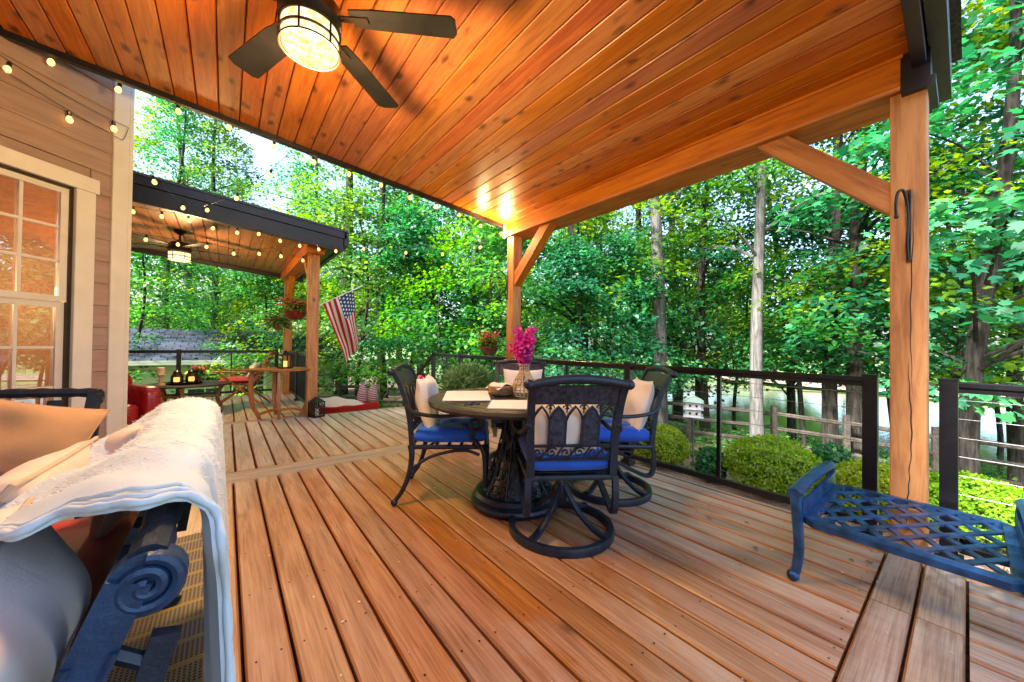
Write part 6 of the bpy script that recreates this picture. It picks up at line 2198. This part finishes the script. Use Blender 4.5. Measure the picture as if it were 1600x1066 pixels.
def shed():
    t = thing('shed', 'grey sided shed with blue-grey shingle roof behind the far porch', 'shed', (-1.0, 14.2, -1.15), R(-4))
    hw, dp = 4.0, 3.4
    ez = 1.66     # eave above local ground
    mb = MB().box((0, dp / 2, ez / 2), (2 * hw, dp, ez))
    mb.build('wall', 'shed_wall', t, 0)
    me = {}
    for k in range(9):
        pr = [(0.0, 0.0), (-0.016, 0.0), (-0.004, 0.17), (0.0, 0.17)]
        if 'a' not in me:
            me['a'] = MB().prism(pr, -hw, hw, lambda u, v, w: (w, u, v)).mesh('siding_board', 'shed_wall', 30)
        link('siding_board', me['a'], t, (0, -0.001, 0.005 + 0.165 * k))
    rf = MB().add([(-hw - 0.3, -0.35, ez), (hw + 0.3, -0.35, ez), (hw + 0.3, dp / 2, ez + 0.95), (-hw - 0.3, dp / 2, ez + 0.95), (-hw - 0.3, dp + 0.35, ez), (hw + 0.3, dp + 0.35, ez)],
                  [(0, 1, 2, 3), (3, 2, 5, 4), (0, 3, 4), (1, 5, 2), (0, 4, 5, 1)]).build('roof', 'shed_roof', t, 0)
    # courses of shingle tabs on the slope one sees
    sl = Vector((0, dp / 2 + 0.35, 0.95)).normalized()
    nn = Vector((0, -0.95, dp / 2 + 0.35)).normalized()
    ang = math.atan2(0.95, dp / 2 + 0.35)
    tab = MB().box((0, 0.10, 0), (0.30, 0.20, 0.012)).mesh('shingle', 'shed_roof', 0)
    rng = random.Random(4)
    st = MB()
    rot = Matrix.Rotation(ang, 3, 'X')
    for c in range(13):
        for k in range(27):
            x = -hw - 0.25 + 0.32 * k + (0.16 if c % 2 else 0)
            base = Vector((0, -0.35, ez)) + sl * (0.17 * c)
            cc = base + nn * (0.012 + rng.uniform(0, 0.006)) + Vector((x, 0, 0))
            if abs(x) < hw + 0.2 and c < 12 and k > 2 and k < 25:
                o = link('shingle', tab, rf, cc)
                o.rotation_euler = (ang + 0.035, 0, 0)
            else:
                st.box(cc + sl * 0.1, (0.30, 0.20, 0.012), rot)
    s_ = st.build('shingle_field', 'shed_roof', rf, 0)
    s_['kind'] = 'stuff'
    MB().box((0, -0.37, ez - 0.03), (2 * hw + 0.6, 0.04, 0.12)).build('fascia', 'white', t, 0)
    for cx_ in (0.55, 1.6):
        w = link('window', None, t, (cx_, -0.02, 0.85))
        f = MB()
        for sx in (-0.42, 0.42):
            f.box((sx, 0, 0), (0.07, 0.05, 0.98))
        for sz in (-0.45, 0.45):
            f.box((0, 0, sz), (0.77, 0.05, 0.07))
        f.box((0, -0.002, 0), (0.025, 0.03, 0.83)).box((0, -0.004, 0.0), (0.77, 0.026, 0.03))
        f.build('frame', 'white', w, 0)
        MB().box((0, 0.012, 0), (0.77, 0.01, 0.83)).build('pane', 'shed_glass', w, 0)
M['shed_wall'] = plain('shed_siding', (0.50, 0.46, 0.42), 0.7, 0, 0.05, 4)
def shedroofmat():
    mt, nt, b = newmat('blue_grey_shingle')
    n = noise(nt, coords(nt, 'Object', (1, 1, 1), rnd=11.0), 30, 4)
    c = ramp(nt, n, [(0.3, (0.012, 0.020, 0.040)), (0.7, (0.030, 0.044, 0.078))])
    hs = nt.nodes.new('ShaderNodeHueSaturation')
    nt.links.new(mathn(nt, 'MULTIPLY_ADD', objrand(nt), 0.5, 0.75), hs.inputs['Value'])
    nt.links.new(c, hs.inputs['Color'])
    nt.links.new(hs.outputs[0], b.inputs['Base Color'])
    b.inputs['Roughness'].default_value = 0.9
    return mt
M['shed_roof'] = shedroofmat()
M['shed_glass'] = plain('dark_window', (0.03, 0.05, 0.09), 0.1, 0, 0.1)
shed()

def lower_yard():
    x, y, z = at(520, 7.35)
    t = thing('rowing_boat', 'red boat shell with a tan cover on the ground below the deck end', 'boat', (x, y, z), R(-45))
    sec = []
    for i in range(13):
        q = -1 + i / 6
        w = 0.36 * (1 - abs(q) ** 2.6) + 0.015
        sec.append([(q * 1.0, w * math.cos(a) , 0.46 + 0.08 * q * q - 0.34 * math.sin(a) * (1 - 0.5 * abs(q) ** 3)) for a in np.linspace(0, math.pi, 11)])
    MB().grid(sec, 0.02).build('hull', 'kayak', t, 60)
    cov = [[(q * 0.72, v * 0.31 * (1 - abs(q) ** 2.6) , 0.47 + 0.13 * (1 - q * q) * (1 - v * v) + 0.02 * math.sin(9 * q + 4 * v)) for v in np.linspace(-1, 1, 11)] for q in np.linspace(-1, 1, 15)]
    MB().grid(cov, 0.01).build('cover', 'cream_f', t, 60)
    for i, (px, lab) in enumerate(((568, 'flag striped garden spinner left of its twin by the red boat'), (584, 'flag striped garden spinner right of its twin beside the gate'))):
        x, y, z = at(px, 7.7)
        s_ = thing('garden_spinner', lab, 'garden ornament', (x, y, z), 0.5 * i, 'two flag striped spinners')
        MB().tube([(0, 0, 0), (0, 0, 0.30)], 0.012, 6).build('stake', 'black', s_)
        n = 22
        vs, uv = [], []
        for a in range(n + 1):
            f = a / n
            r_ = 0.115 * math.sin(math.pi * (0.12 + 0.80 * f)) ** 0.8
            for b in range(13):
                th = 2 * math.pi * b / 12
                vs.append((r_ * math.cos(th), r_ * math.sin(th), 0.24 + 0.62 * f))
                uv.append((0.42 + 0.5 * f if i else f * 1.1, (f * 2.2 + b / 12 * 0.5) % 1.0, 0))
        me = bpy.data.meshes.new('sail')
        me.from_pydata(vs, [], [(a * 13 + b, a * 13 + b + 1, (a + 1) * 13 + b + 1, (a + 1) * 13 + b) for a in range(n) for b in range(12)])
        at_ = me.attributes.new('cloth', 'FLOAT_VECTOR', 'POINT')
        at_.data.foreach_set('vector', np.array(uv, np.float32).ravel())
        me.materials.append(M['flag'])
        me.shade_smooth()
        link('sail', me, s_)
lower_yard()

def petals():
    rng = np.random.RandomState(19)
    n = 130
    P = np.stack([rng.uniform(0.1, 2.9, n), rng.uniform(-0.2, 5.5, n), np.full(n, 0.004)], 1)
    N = rng.normal(size=(n, 3)) * 0.25 + (0, 0, 1)
    o = link('fallen_petals', leaves('fallen_petals', P, N, rng.normal(size=(n, 3)), rng.uniform(0.006, 0.017, n), 'cream_f', None))
    tag(o, 'pale petals and specks fallen on the deck boards', 'petals', None, 'stuff')
    n = 26
    P = np.stack([rng.uniform(2.2, 3.0, n), rng.uniform(-0.6, 3.5, n), np.full(n, 0.006)], 1)
    o = link('fallen_leaves', leaves('fallen_leaves', P, rng.normal(size=(n, 3)) * 0.25 + (0, 0, 1), rng.normal(size=(n, 3)), rng.uniform(0.02, 0.05, n), 'straw', None))
    tag(o, 'a few brown leaf bits lying along the railing', 'leaves', None, 'stuff')
petals()
